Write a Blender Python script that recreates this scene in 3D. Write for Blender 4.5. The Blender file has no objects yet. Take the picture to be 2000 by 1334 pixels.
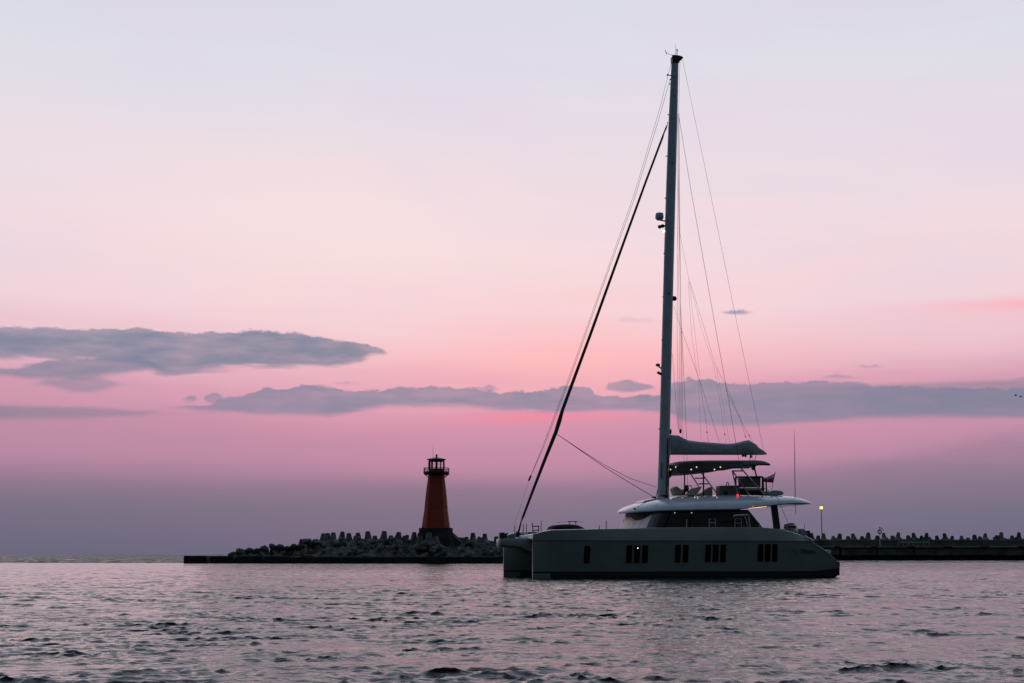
import bpy, math, random
import numpy as np
from mathutils import Vector, Matrix, Euler
random.seed(11); rng = np.random.default_rng(5)
C = bpy.context.scene.collection
sc = bpy.context.scene
R = math.radians

# ------------------------------------------------------------------ camera
FPX = 2900.0                         # focal length in pixels of a 2000 px wide picture
TH = math.atan(416.0/FPX)            # the camera looks a little up
CAM = Vector((0, 0, 1.4))
cd = bpy.data.cameras.new('camera'); cam = bpy.data.objects.new('camera', cd); C.objects.link(cam)
cam.location = CAM; cam.rotation_euler = (R(90)+TH, 0, 0)
cd.sensor_width = 36; cd.lens = FPX/2000*36; cd.clip_start = .1; cd.clip_end = 60000
sc.camera = cam
sc.view_settings.view_transform = 'Standard'; sc.view_settings.look = 'None'
sc.view_settings.exposure = 0; sc.view_settings.gamma = 1; sc.view_settings.use_curve_mapping = False

def ray(px, py):
    X = (px-1000)/FPX; Y = (667-py)/FPX
    c, s = math.cos(TH), math.sin(TH)
    return Vector((X, c-Y*s, s+Y*c))
def azel(px, py):
    d = ray(px, py)
    return math.degrees(math.atan2(d.x, d.y)), math.degrees(math.atan2(d.z, math.hypot(d.x, d.y)))
def at(px, py, D):                   # world point seen at that pixel, D metres out to sea
    d = ray(px, py); t = D/d.y
    return CAM + d*t
def lin(c):
    return tuple(((v/255)/12.92 if v/255 <= .04045 else ((v/255+.055)/1.055)**2.4) for v in c)

# ------------------------------------------------------------------ sky
world = bpy.data.worlds.new('World'); sc.world = world; world.use_nodes = True
SUN_AZ, SUN_EL = R(-4), R(-2)
nt = world.node_tree; nt.nodes.clear()
class NB:
    def __init__(s, nt): s.nt = nt
    def n(s, t, **kw):
        o = s.nt.nodes.new(t)
        for k, v in kw.items(): setattr(o, k, v)
        return o
    def put(s, sock, v):
        if v is None: return
        if isinstance(v, bpy.types.NodeSocket): s.nt.links.new(v, sock)
        elif isinstance(v, (tuple, list)) and len(v) == 3 and sock.type == 'RGBA': sock.default_value = (*v, 1)
        else: sock.default_value = v
    def m(s, op, a, b=None, c=None, clamp=False):
        o = s.n('ShaderNodeMath', operation=op); o.use_clamp = clamp
        for i, v in enumerate((a, b, c)): s.put(o.inputs[i], v)
        return o.outputs[0]
    def mr(s, v, a, b, c=0., d=1., smooth=True):
        o = s.n('ShaderNodeMapRange'); o.interpolation_type = 'SMOOTHSTEP' if smooth else 'LINEAR'
        for i, x in enumerate((v, a, b, c, d)): s.put(o.inputs[i], x)
        return o.outputs[0]
    def mix(s, f, a, b, bt='MIX'):
        o = s.n('ShaderNodeMix', data_type='RGBA', blend_type=bt)
        s.put(o.inputs[0], f); s.put(o.inputs[6], a); s.put(o.inputs[7], b)
        return o.outputs[2]
    def noise(s, vec, scale, detail=4, rough=.5, dist=0.):
        o = s.n('ShaderNodeTexNoise'); s.put(o.inputs['Vector'], vec)
        s.put(o.inputs['Scale'], scale); s.put(o.inputs['Detail'], detail); s.put(o.inputs['Roughness'], rough); s.put(o.inputs['Distortion'], dist)
        return o.outputs[0]
    def ramp(s, f, stops, interp='LINEAR'):
        o = s.n('ShaderNodeValToRGB'); cr = o.color_ramp; cr.interpolation = interp
        while len(cr.elements) > 1: cr.elements.remove(cr.elements[-1])
        cr.elements[0].position = stops[0][0]; cr.elements[0].color = (*stops[0][1], 1)
        for p, c in stops[1:]:
            e = cr.elements.new(p); e.color = (*c, 1)
        s.put(o.inputs[0], f); return o.outputs[0]
    def curve(s, v, pts):
        o = s.n('ShaderNodeFloatCurve'); cu = o.mapping.curves[0]
        pts = sorted(pts)
        cu.points[0].location = pts[0]; cu.points[1].location = pts[-1]
        for p in pts[1:-1]: cu.points.new(*p)
        for p in cu.points: p.handle_type = 'AUTO_CLAMPED'
        o.mapping.update(); s.put(o.inputs[1], v); return o.outputs[0]
    def comb(s, x, y, z):
        o = s.n('ShaderNodeCombineXYZ')
        for i, v in enumerate((x, y, z)): s.put(o.inputs[i], v)
        return o.outputs[0]
S = NB(nt)
tc = S.n('ShaderNodeTexCoord'); sep = S.n('ShaderNodeSeparateXYZ'); nt.links.new(tc.outputs['Generated'], sep.inputs[0])
dx, dy, dz = sep.outputs
az = S.m('DEGREES', S.m('ARCTAN2', dx, dy))
el = S.m('DEGREES', S.m('ARCTAN2', dz, S.m('SQRT', S.m('ADD', S.m('MULTIPLY', dx, dx), S.m('MULTIPLY', dy, dy)))))
aznear = S.m('MULTIPLY', az, .06)
elc = S.m('MAXIMUM', el, 0.)
streak = S.noise(S.comb(aznear, S.m('MULTIPLY', el, .55), 3.1), 1.0, 3, .55)
elw = S.m('ADD', elc, S.m('MULTIPLY', S.m('SUBTRACT', streak, .5), S.mr(elc, 1., 6., 0., 2.2)))
t = S.m('DIVIDE', elw, 30.)
mid = [(0, (109,108,129)), (1.65, (122,113,141)), (2.5, (148,119,149)), (3.5, (188,133,165)), (4.8, (206,142,170)), (6, (225,158,180)), (7.6, (244,190,197)),
       (9.5, (248,209,212)), (12.2, (243,217,221)), (15.3, (233,218,226)), (19, (222,222,231)), (24, (205,213,226)), (30, (180,196,215))]
side = [(0, (98,101,120)), (1.65, (108,107,131)), (2.6, (133,114,142)), (3.6, (174,129,160)), (5, (188,136,165)), (6.3, (206,150,176)), (7.8, (229,184,198)),
        (9.8, (238,207,213)), (12.4, (238,215,222)), (15.3, (232,218,227)), (19, (219,219,229)), (24, (200,208,223)), (30, (176,192,213))]
st = lambda L: [(e/30, lin(c)) for e, c in L]
glow = S.m('EXPONENT', S.m('MULTIPLY', S.m('POWER', S.m('ABSOLUTE', S.m('DIVIDE', S.m('ADD', az, -1.), 13.)), 2.), -1.))
col = S.mix(glow, S.ramp(t, st(side)), S.ramp(t, st(mid)))
# warm blush bands
def blush(col, px, py, wx, wy, c, amt):
    a0, e0 = azel(px, py)
    gx = S.m('POWER', S.m('DIVIDE', S.m('SUBTRACT', az, a0), wx), 2.)
    gy = S.m('POWER', S.m('DIVIDE', S.m('SUBTRACT', elw, e0), wy), 2.)
    g = S.m('MULTIPLY', S.m('EXPONENT', S.m('MULTIPLY', S.m('ADD', gx, gy), -1.)), amt)
    return S.mix(g, col, lin(c))
col = blush(col, 1120, 700, 5.5, 1.6, (255,180,183), .6)
col = blush(col, 1060, 822, 3.2, .3, (235,132,160), .8)
col = blush(col, 2080, 585, 5.0, .35, (252,168,180), .8)
col = blush(col, 640, 430, 9., 2.4, (246,223,222), .6)
veil = S.noise(S.comb(S.m('ADD', S.m('MULTIPLY', az, .055), S.m('MULTIPLY', el, .05)), S.m('MULTIPLY', el, .16), 4.4), 1., 4, .55, .6)
col = S.mix(S.m('MULTIPLY', S.mr(veil, .4, .66), S.mr(el, 7., 12., 0., .5)), col, lin((224,211,229)))
# clouds: each lies between an upper and a lower edge that change with the bearing
AZ0, AZ1, EMAX = -24., 24., 12.
azn = S.m('DIVIDE', S.m('SUBTRACT', az, AZ0), AZ1-AZ0)
nb = S.noise(S.comb(S.m('MULTIPLY', az, 1.), S.m('MULTIPLY', el, 1.9), 0.), 1.5, 6, .58)
nb2 = S.noise(S.comb(S.m('MULTIPLY', az, .45), S.m('MULTIPLY', el, 2.), 7.), 1.0, 4, .55)
nbo = S.m('SUBTRACT', nb, .5); nbo2 = S.m('SUBTRACT', nb2, .5)
def edge(pts):
    o = []
    for x, y in pts:
        a, e = azel(x, y); o.append(((a-AZ0)/(AZ1-AZ0), e/EMAX))
    return S.m('MULTIPLY', S.curve(azn, o), EMAX)
def cloud(col, top, bot, c, amt=1., st_=.07, sb=.16, ntop=.35, nbot=.5):
    et, eb = edge(top), edge(bot); th = S.mr(S.m('SUBTRACT', et, eb), .005, .16)
    tp = S.m('ADD', et, S.m('MULTIPLY', S.m('MULTIPLY', nbo, ntop), th)); bt = S.m('ADD', eb, S.m('MULTIPLY', S.m('MULTIPLY', nbo2, nbot), th))
    a = S.mr(S.m('SUBTRACT', tp, el), -.4*st_, .6*st_); b = S.mr(S.m('SUBTRACT', el, bt), -.5*sb, .5*sb)
    thick = S.m('MULTIPLY', S.m('MULTIPLY', a, b), th)
    k = S.m('MULTIPLY', thick, S.mr(nb2, .25, .7, amt*.72, amt))
    return S.mix(k, col, c)
# low bank of dull air along the horizon
col = cloud(col, [(-160,940),(0,945),(400,948),(700,938),(900,936),(1100,948),(1300,948),(1450,930),(1560,915),(1700,893),(1850,868),(2000,840),(2160,825)],
            [(-160,1110),(1000,1110),(2160,1110)], lin((108,107,132)), .42, 1.1, .01, .35, 0)
G1 = lin((117,125,151)); G2 = lin((129,129,157)); G3 = lin((113,120,143))
col = cloud(col, [(-160,640),(0,637),(80,640),(200,644),(280,641),(340,649),(440,651),(500,645),(540,647),(600,654),(680,667),(740,678),(770,690),(2160,690)],
            [(-160,700),(0,697),(80,696),(180,701),(260,711),(330,731),(400,720),(500,717),(600,715),(650,715),(700,704),(745,688),(770,690),(2160,690)], G1, .95, .12, .3, .5, .8)
col = cloud(col, [(-160,716),(0,718),(40,716),(80,706),(120,701),(200,697),(270,697),(320,714),(2160,718)],
            [(-160,728),(0,732),(40,738),(100,740),(200,735),(270,725),(320,716),(2160,718)], G1, .85, .16, .3, .4, .5)
col = cloud(col, [(-160,752),(60,748),(110,738),(150,733),(190,736),(240,748),(2160,748)],
            [(-160,752),(60,752),(110,758),(150,768),(190,764),(240,752),(2160,748)], G1, .6, .25, .3, .3, .4)
col = cloud(col, [(-160,790),(0,792),(140,794),(250,800),(340,805),(2160,805)],
            [(-160,825),(0,820),(140,816),(250,812),(340,808),(2160,808)], G3, .65, .2, .3, .2, .3)
col = cloud(col, [(-160,797),(300,797),(340,793),(400,792),(440,778),(500,766),(524,756),(552,762),(568,758),(600,753),(650,756),(680,765),(740,760),(800,756),(860,754),(912,759),(984,764),
                  (1060,762),(1110,754),(1145,754),(1168,771),(1240,773),(1290,770),(1310,748),(1352,740),(1405,745),(1468,749),(1517,747),(1562,745),(1608,745),(1674,746),(1700,752),(1825,756),(2000,758),(2160,756)],
            [(-160,799),(300,799),(340,797),(440,805),(560,809),(640,810),(720,800),(760,793),(860,792),(1000,801),(1100,805),(1180,801),(1290,806),(1350,825),(1440,831),(1500,829),(1580,824),(1690,815),(1825,812),(2000,816),(2160,815)], G2, .92, .1, .3, .5, .5)
a_, _e = azel(1560, 760)
col = S.mix(S.m('MULTIPLY', S.mr(az, azel(1250,760)[0], azel(1900,760)[0]), S.m('MULTIPLY', S.mr(el, azel(1560,835)[1], azel(1560,800)[1]), S.m('SUBTRACT', 1., S.mr(el, azel(1560,760)[1], azel(1560,748)[1])))), col, S.mix(.55, col, G3))
for x0, x1, yt, yb, am in ((352,392,770,784,.7),(392,442,764,786,.75),(1172,1292,742,766,.8),(1395,1485,604,613,.85),(1660,1740,711,719,.5),(1590,1700,731,740,.5),(628,728,744,750,.6),(900,990,753,764,.6),(600,730,797,805,.7),(1960,2100,734,745,.4),(1190,1300,618,630,.18)):
    m_ = (x0+x1)/2; q = (x1-x0)/4; ym = yb-(yb-yt)*.35
    col = cloud(col, [(-160,ym),(x0,ym),(m_-q,(yt*2+ym)/3),(m_,yt),(m_+q,(yt+ym)/2),(x1,ym),(2160,ym)],
                [(-160,ym),(x0,ym),(m_-q,(yb*2+ym)/3),(m_,yb),(m_+q,(yb+ym)/2),(x1,ym),(2160,ym)], G2, am, .12, .14, .5, .35)
# away from the afterglow the sky is dim and blue, and it dims towards the zenith
hi = S.mr(el, 26., 80.)
col = S.mix(hi, col, lin((98,116,146)))
bk = S.mr(S.m('ABSOLUTE', az), 32., 130.)
back = S.mix(S.mr(el, 0., 45.), lin((50,61,67)), lin((66,82,93)))
col = S.mix(S.m('MULTIPLY', bk, S.m('SUBTRACT', 1., S.m('MULTIPLY', hi, .6))), col, back)
sky = S.n('ShaderNodeTexSky', sky_type='NISHITA'); sky.sun_disc = False; sky.sun_elevation = SUN_EL; sky.sun_rotation = SUN_AZ
bg1 = S.n('ShaderNodeBackground'); nt.links.new(col, bg1.inputs[0]); bg1.inputs[1].default_value = 1.0
bg2 = S.n('ShaderNodeBackground'); nt.links.new(sky.outputs[0], bg2.inputs[0]); bg2.inputs[1].default_value = .05
add = S.n('ShaderNodeAddShader'); nt.links.new(bg1.outputs[0], add.inputs[0]); nt.links.new(bg2.outputs[0], add.inputs[1])
wo = S.n('ShaderNodeOutputWorld'); nt.links.new(add.outputs[0], wo.inputs[0])

# the last of the afterglow: a very weak, very soft sun at the horizon
sd = bpy.data.lights.new('sun', 'SUN'); sd.energy = .06; sd.angle = R(25); sd.color = (1, .72, .7)
sun = bpy.data.objects.new('sun', sd); C.objects.link(sun)
sun.rotation_euler = (R(90-3), 0, R(180)-R(-24))   # shines from ahead and left, low
sun.rotation_euler = Vector((math.sin(R(-24)), math.cos(R(-24)), math.sin(R(4)))).to_track_quat('Z', 'Y').to_euler()

# ------------------------------------------------------------------ materials
def mat(name, base, rough=.5, metal=0., var=.15, scale=3., bump=0., bscale=20., emit=None, es=0., coat=0., ior=1.5, tint=None, spec=None):
    m = bpy.data.materials.new(name); m.use_nodes = True; n = m.node_tree; b = NB(n); p = n.nodes['Principled BSDF']
    tcx = b.n('ShaderNodeTexCoord').outputs['Object']
    f = b.noise(tcx, scale, 6, .6)
    lo = tuple(v*(1-var) for v in base); hi_ = tuple(min(1, v*(1+var)) for v in base)
    if tint: hi_ = tint
    b.put(p.inputs['Base Color'], b.mix(b.mr(f, .3, .7), lo, hi_))
    b.put(p.inputs['Roughness'], b.mr(b.noise(tcx, scale*2.3, 4, .6), .3, .7, max(.02, rough*.85), min(1, rough*1.15)))
    p.inputs['Metallic'].default_value = metal; p.inputs['IOR'].default_value = ior
    p.inputs['Coat Weight'].default_value = coat
    if spec is not None: p.inputs['Specular IOR Level'].default_value = spec
    if bump:
        bp_ = b.n('ShaderNodeBump'); bp_.inputs['Strength'].default_value = bump; bp_.inputs['Distance'].default_value = .03
        b.put(bp_.inputs['Height'], b.noise(tcx, bscale, 5, .65)); b.put(p.inputs['Normal'], bp_.outputs[0])
    if emit: p.inputs['Emission Color'].default_value = (*emit, 1); p.inputs['Emission Strength'].default_value = es
    return m
M = {}
M['hull'] = mat('hull_silver_grey', (.2,.235,.23), .36, .05, .1, .7, coat=.3)
M['antifoul'] = mat('black_antifouling', (.016,.02,.018), .45, var=.3)
M['white'] = mat('white_gelcoat', (.54,.6,.68), .22, var=.05, scale=1.2, coat=.4)
M['deck'] = mat('grey_deck', (.4,.41,.42), .6)
M['glass'] = mat('tinted_glass', (.006,.009,.009), .06, var=.2, scale=.6)
M['shade'] = mat('pale_windscreen_blind', (.75,.66,.63), .5, var=.12, scale=2.5)
M['black'] = mat('black_fitting', (.012,.012,.014), .4)
M['carbon'] = mat('dark_rig', (.012,.014,.018), .5)
M['mast'] = mat('slate_mast', (.42,.5,.56), .35, 0., .1, 1.5)
M['canvas'] = mat('grey_sail_cover', (.33,.37,.42), .8, var=.12, scale=2, bump=.4, bscale=5)
M['bim'] = mat('dark_bimini', (.035,.045,.045), .6, var=.2, bump=.3, bscale=4)
M['cushion'] = mat('tan_cushion', (.42,.35,.26), .8, var=.12, bump=.2)
M['steel'] = mat('stainless', (.45,.46,.48), .3, .9, .1)
M['rope'] = mat('rope', (.05,.05,.055), .8)
M['lightrope'] = mat('pale_rope', (.3,.29,.3), .8)
M['fly'] = mat('olive_panel', (.12,.115,.09), .6, var=.2)
M['white_cloth'] = mat('white_flag_cloth', (.75,.74,.75), .8, var=.05)
M['red_cloth'] = mat('red_flag_cloth', (.75,.012,.03), .8, var=.1)
M['tender'] = mat('grey_inflatable', (.28,.3,.33), .5)
M['motor'] = mat('silver_motor_cowl', (.55,.55,.56), .25, .2)
M['redtower'] = mat('red_painted_steel', (.5,.042,.014), .55, var=.35, scale=.8, tint=(.38,.04,.018))
M['reddark'] = mat('dark_red_paint', (.06,.012,.01), .5, var=.3)
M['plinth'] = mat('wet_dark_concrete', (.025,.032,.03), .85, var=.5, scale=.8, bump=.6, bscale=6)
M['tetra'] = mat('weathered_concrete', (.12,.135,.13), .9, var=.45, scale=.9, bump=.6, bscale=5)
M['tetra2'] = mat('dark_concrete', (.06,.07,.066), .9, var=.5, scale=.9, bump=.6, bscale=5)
M['rock'] = mat('rubble_stone', (.06,.066,.062), .9, var=.5, scale=1.5, bump=.8, bscale=4)
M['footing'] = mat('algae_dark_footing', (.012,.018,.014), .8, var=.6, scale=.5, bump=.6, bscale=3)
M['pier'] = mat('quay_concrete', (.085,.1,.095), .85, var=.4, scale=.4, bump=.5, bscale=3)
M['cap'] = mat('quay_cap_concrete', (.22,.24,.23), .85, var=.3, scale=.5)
M['tyre'] = mat('black_rubber', (.008,.008,.008), .8)
M['clear'] = mat('lantern_glass', (.8,.8,.8), .05)
pc = M['clear'].node_tree.nodes['Principled BSDF']; pc.inputs['Transmission Weight'].default_value = 1; pc.inputs['IOR'].default_value = 1.05
M['hullglass'] = mat('dark_porthole', (.002,.003,.003), .35, spec=.15)
M['cover'] = mat('black_canvas_cover', (.008,.008,.012), .9, spec=.2)
M['slate'] = mat('slate_corner_glass', (.05,.075,.095), .12)
M['lamp_y'] = mat('lit_sodium_globe', (.9,.6,.2), .5, emit=(1,.42,.06), es=1.9)
M['lamp_hot'] = mat('sodium_tube', (.9,.8,.4), .5, emit=(1,.8,.35), es=14)
M['spot'] = mat('lit_spot', (.9,.85,.6), .5, emit=(1,.8,.28), es=1.2)
M['warm'] = mat('lit_strip', (.9,.6,.3), .5, emit=(1,.5,.16), es=2.5)
M['whitelit'] = mat('lit_white_lamp', (.9,.9,.85), .5, emit=(1,.95,.85), es=2.2)
M['redlit'] = mat('lit_red_lamp', (.9,.05,.05), .5, emit=(1,.02,.05), es=1.3)
M['bird'] = mat('gull_dark', (.06,.06,.07), .8)
M['ringw'] = mat('ring_dark_red', (.1,.02,.015), .6)

# ------------------------------------------------------------------ mesh helpers
class MB:
    def __init__(s): s.v = []; s.f = []; s.mi = []
    def add(s, vs, fs, mi=0):
        k = len(s.v); s.v += [tuple(x) for x in vs]; s.f += [tuple(i+k for i in f) for f in fs]; s.mi += [mi]*len(fs); return s
    def box(s, a, b, mi=0, bev=0):
        x0,y0,z0 = a; x1,y1,z1 = b
        vs = [(x,y,z) for z in (z0,z1) for x,y in ((x0,y0),(x1,y0),(x1,y1),(x0,y1))]
        return s.add(vs, [(0,3,2,1),(4,5,6,7),(0,1,5,4),(1,2,6,5),(2,3,7,6),(3,0,4,7)], mi)
    def tube(s, pts, r, n=6, mi=0, cap=True, ry=None):
        pts = [Vector(p) for p in pts]; rs = r if isinstance(r, (list, tuple)) else [r]*len(pts)
        rings = []; segs = [(q-p).normalized() for p, q in zip(pts, pts[1:])]
        ref = min((Vector((0,1,0)), Vector((0,0,1)), Vector((1,0,0))), key=lambda a: max(abs(a.dot(q)) for q in segs))
        for i, p in enumerate(pts):
            d = (pts[min(i+1, len(pts)-1)]-pts[max(i-1, 0)]).normalized()
            a = d.cross(ref).normalized(); b = d.cross(a)
            rings.append([p + (a*math.cos(2*math.pi*k/n)+b*math.sin(2*math.pi*k/n))*rs[i] for k in range(n)])
        return s.rings(rings, cap, mi)
    def rings(s, rings, cap=True, mi=0):
        n = len(rings[0]); vs = [p for r_ in rings for p in r_]
        fs = [(i*n+k, i*n+(k+1) % n, (i+1)*n+(k+1) % n, (i+1)*n+k) for i in range(len(rings)-1) for k in range(n)]
        if cap: fs += [tuple(range(n-1,-1,-1)), tuple((len(rings)-1)*n+k for k in range(n))]
        return s.add(vs, fs, mi)
    def prism(s, poly, w0, w1, mi=0):       # polygon in (l, z), thick across w
        n = len(poly)
        vs = [(l, w0, z) for l, z in poly]+[(l, w1, z) for l, z in poly]
        return s.add(vs, [tuple(range(n)), tuple(range(2*n-1, n-1, -1))]+[(i, (i+1) % n + 0, (i+1) % n+n, i+n)[::-1] for i in range(n)], mi)
    def sphere(s, c, r, nu=10, nv=6, sc_=(1,1,1), mi=0):
        rings = []
        for j in range(1, nv):
            ph = math.pi*j/nv
            rings.append([(c[0]+r*sc_[0]*math.sin(ph)*math.cos(2*math.pi*k/nu), c[1]+r*sc_[1]*math.sin(ph)*math.sin(2*math.pi*k/nu), c[2]-r*sc_[2]*math.cos(ph)) for k in range(nu)])
        return s.rings(rings, True, mi)
    def build(s, name, m, parent=None, smooth=None, rot=None, loc=None, bev=0):
        me = bpy.data.meshes.new(name); me.from_pydata(s.v, [], s.f); me.validate()
        ms = m if isinstance(m, (list, tuple)) else [m]
        for x in ms: me.materials.append(x)
        if len(me.polygons) == len(s.mi): me.polygons.foreach_set('material_index', s.mi)
        import bmesh
        b = bmesh.new(); b.from_mesh(me); bmesh.ops.recalc_face_normals(b, faces=b.faces)
        if bev: bmesh.ops.bevel(b, geom=b.edges[:], offset=bev, segments=2, affect='EDGES', profile=.6)
        b.to_mesh(me); b.free()
        if smooth:
            me.polygons.foreach_set('use_smooth', [True]*len(me.polygons)); me.set_sharp_from_angle(angle=R(smooth))
        o = bpy.data.objects.new(name, me); C.objects.link(o)
        if parent is not None: o.parent = parent
        if rot: o.rotation_euler = rot
        if loc: o.location = loc
        return o
def tag(o, label=None, cat=None, group=None, kind=None):
    if label: o['label'] = label
    if cat: o['category'] = cat
    if group: o['group'] = group
    if kind: o['kind'] = kind
    return o
def empty(name, loc, rz=0, label=None, cat=None, group=None):
    o = bpy.data.objects.new(name, None); o.empty_display_size = .3; C.objects.link(o); o.location = loc; o.rotation_euler = (0,0,rz)
    return tag(o, label, cat, group)

# ------------------------------------------------------------------ water: a real height field, finer where one looks
def make_water():
    fine = np.linspace(-R(27), R(27), 820)
    coarse = np.linspace(R(27), 2*math.pi-R(27), 40)[1:-1]
    th = np.concatenate([fine, coarse])
    rs = [1.5]
    while rs[-1] < 11: rs.append(rs[-1]*1.03)
    while rs[-1] < 20: rs.append(rs[-1]*1.004)
    while rs[-1] < 140: rs.append(rs[-1]*1.0024)
    while rs[-1] < 260: rs.append(rs[-1]*1.004)
    while rs[-1] < 1600: rs.append(rs[-1]*1.008)
    while rs[-1] < 40000: rs.append(rs[-1]*1.06)
    rs = np.array(rs); nr, na = len(rs), len(th)
    T, RR = np.meshgrid(th, rs); X = RR*np.sin(T); Y = RR*np.cos(T)
    dr = np.gradient(rs)[:, None]; dth = np.abs(np.gradient(th))[None, :]
    sp = np.maximum(dr*.8, RR*dth)
    Z = np.zeros_like(X); DX = np.zeros_like(X); DY = np.zeros_like(X)
    # gusts: patches where the small waves stand up more
    def field(n, l0, l1, seed, ax=.75, ay=1.15):
        q = np.random.default_rng(seed); g = np.zeros_like(X)
        for i in range(n):
            k = 2*math.pi/math.exp(q.uniform(math.log(l0), math.log(l1))); a = q.uniform(0, math.pi)
            g += np.sin(k*(X*math.cos(a)*ax+Y*math.sin(a)*ay)+q.uniform(0, 6.28))
        return g/math.sqrt(n/2)
    groups = np.exp(.36*field(22, 1.0, 5.0, 3)-.08)          # small steep groups between calmer water
    gust = np.clip(1+.22*field(14, 8, 60, 4), .35, 1.8)
    groups = np.clip(np.clip(groups, .2, 2.)*gust, .15, 1.6)
    outer = np.clip((Y-250)/40, 0, 1)                        # the open sea outside the breakwater is rougher
    N = 170
    lam = np.exp(np.linspace(math.log(.12), math.log(14), N))*np.exp(rng.normal(0, .03, N))
    main = R(-74)                     # travel direction, roughly towards the camera
    for L in lam:
        spread = R(22) if L > .9 else R(36)
        a = main+rng.normal(0, spread); k = 2*math.pi/L
        amp = .0040*L**.62*math.exp(-(L/1.5)**1.5); env = groups if L < 1.5 else gust
        if L > 1.2: amp = amp+.010*outer*math.exp(-(abs(L-7)/5)**2)
        fade = np.clip((L/sp-1.8)/1.4, 0, 1)
        m = amp*fade*env
        ph = k*(X*math.cos(a)+Y*math.sin(a))+rng.uniform(0, 6.28)
        c_, s_ = np.cos(ph), np.sin(ph)
        Z += m*c_; DX -= m*1.9*s_*math.cos(a); DY -= m*1.9*s_*math.sin(a)
    V = np.stack([X+DX, Y+DY, Z], -1).reshape(-1, 3)
    V = np.vstack([V, [[0, 0, 0]]])
    i = np.arange(nr-1)[:, None]*na; j = np.arange(na)[None, :]; j2 = (j+1) % na
    F = np.stack([i+j, i+j2, i+na+j2, i+na+j], -1).reshape(-1, 4)
    me = bpy.data.meshes.new('water')
    nt_ = na
    me.vertices.add(len(V)); me.vertices.foreach_set('co', V.astype(np.float32).ravel())
    tri = np.stack([np.full(na, len(V)-1), (np.arange(na)+1) % na, np.arange(na)], -1)
    loops = np.concatenate([F.ravel(), tri.ravel()])
    tot = np.concatenate([np.full(len(F), 4), np.full(na, 3)]); stt = np.concatenate([[0], np.cumsum(tot)[:-1]])
    me.loops.add(len(loops)); me.loops.foreach_set('vertex_index', loops.astype(np.int32))
    me.polygons.add(len(tot)); me.polygons.foreach_set('loop_start', stt.astype(np.int32)); me.polygons.foreach_set('loop_total', tot.astype(np.int32))
    me.update(calc_edges=True); me.polygons.foreach_set('use_smooth', [True]*len(tot))
    me.flip_normals() if me.polygons[len(F)//2].normal.z < 0 else None
    o = bpy.data.objects.new('water', me); C.objects.link(o); tag(o, kind='structure')
    m = bpy.data.materials.new('sea_water'); m.use_nodes = True; b = NB(m.node_tree); p = m.node_tree.nodes['Principled BSDF']
    p.inputs['Base Color'].default_value = (.006, .014, .016, 1); p.inputs['IOR'].default_value = 1.333; p.inputs['Roughness'].default_value = .07
    gpos = b.n('ShaderNodeNewGeometry').outputs['Position']
    mp = b.n('ShaderNodeMapping'); b.put(mp.inputs[0], gpos); mp.inputs['Scale'].default_value = (.8, 1.25, 1)
    spx = b.n('ShaderNodeSeparateXYZ'); b.put(spx.inputs[0], gpos)
    far = b.mr(spx.outputs[1], 236., 262., 0, 1); midd = b.mr(spx.outputs[1], 12., 70., .6, 1.15)
    bp_ = b.n('ShaderNodeBump'); bp_.inputs['Strength'].default_value = .75; bp_.inputs['Distance'].default_value = 1.
    n1 = b.noise(mp.outputs[0], 3.6, 4, .6, .3); n2 = b.noise(mp.outputs[0], 13., 3, .6, .2)
    b.put(bp_.inputs['Height'], b.m('ADD', b.m('MULTIPLY', n1, .045), b.m('MULTIPLY', n2, .012)))
    # ripples too small for the mesh: tilt the surface directly, so that it works at any distance
    def tilt(scale, k):
        o = b.n('ShaderNodeTexNoise'); b.put(o.inputs['Vector'], mp.outputs[0]); o.inputs['Scale'].default_value = scale; o.inputs['Detail'].default_value = 3; o.inputs['Roughness'].default_value = .55
        v = b.n('ShaderNodeVectorMath', operation='SUBTRACT'); b.put(v.inputs[0], o.outputs['Color']); v.inputs[1].default_value = (.5,.5,.5)
        w = b.n('ShaderNodeVectorMath', operation='MULTIPLY'); b.put(w.inputs[0], v.outputs[0]); w.inputs[1].default_value = (.8,1.1,0)
        q = b.n('ShaderNodeVectorMath', operation='SCALE'); b.put(q.inputs[0], w.outputs[0]); b.put(q.inputs['Scale'], k); return q.outputs[0]
    vadd = lambda x, y: (lambda o: (b.put(o.inputs[0], x), b.put(o.inputs[1], y), o.outputs[0])[2])(b.n('ShaderNodeVectorMath', operation='ADD'))
    patches = b.mr(b.noise(mp.outputs[0], .09, 3, .6), .35, .65, .55, 1.25)
    k1 = b.m('MULTIPLY', b.m('MULTIPLY', midd, patches), .75)
    nv = vadd(vadd(bp_.outputs[0], tilt(1.3, k1)), tilt(4.5, b.m('MULTIPLY', k1, .8)))
    nv = vadd(nv, tilt(.7, b.m('MULTIPLY', far, 2.0)))
    nv = vadd(nv, b.comb(0., b.m('MULTIPLY', b.m('ADD', far, .17), -.3), 0.))     # constant shoreward tilt, added to darken the water, strongest offshore
    no = b.n('ShaderNodeVectorMath', operation='NORMALIZE'); b.put(no.inputs[0], nv); b.put(p.inputs['Normal'], no.outputs[0])
    b.put(p.inputs['Roughness'], b.m('ADD', .06, b.m('MULTIPLY', far, .1)))
    me.materials.append(m)
make_water()
mb = MB(); mb.box((-900,-300,-9.5), (900,1500,-9)); tag(mb.build('seabed', M['footing']), kind='structure')

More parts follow.
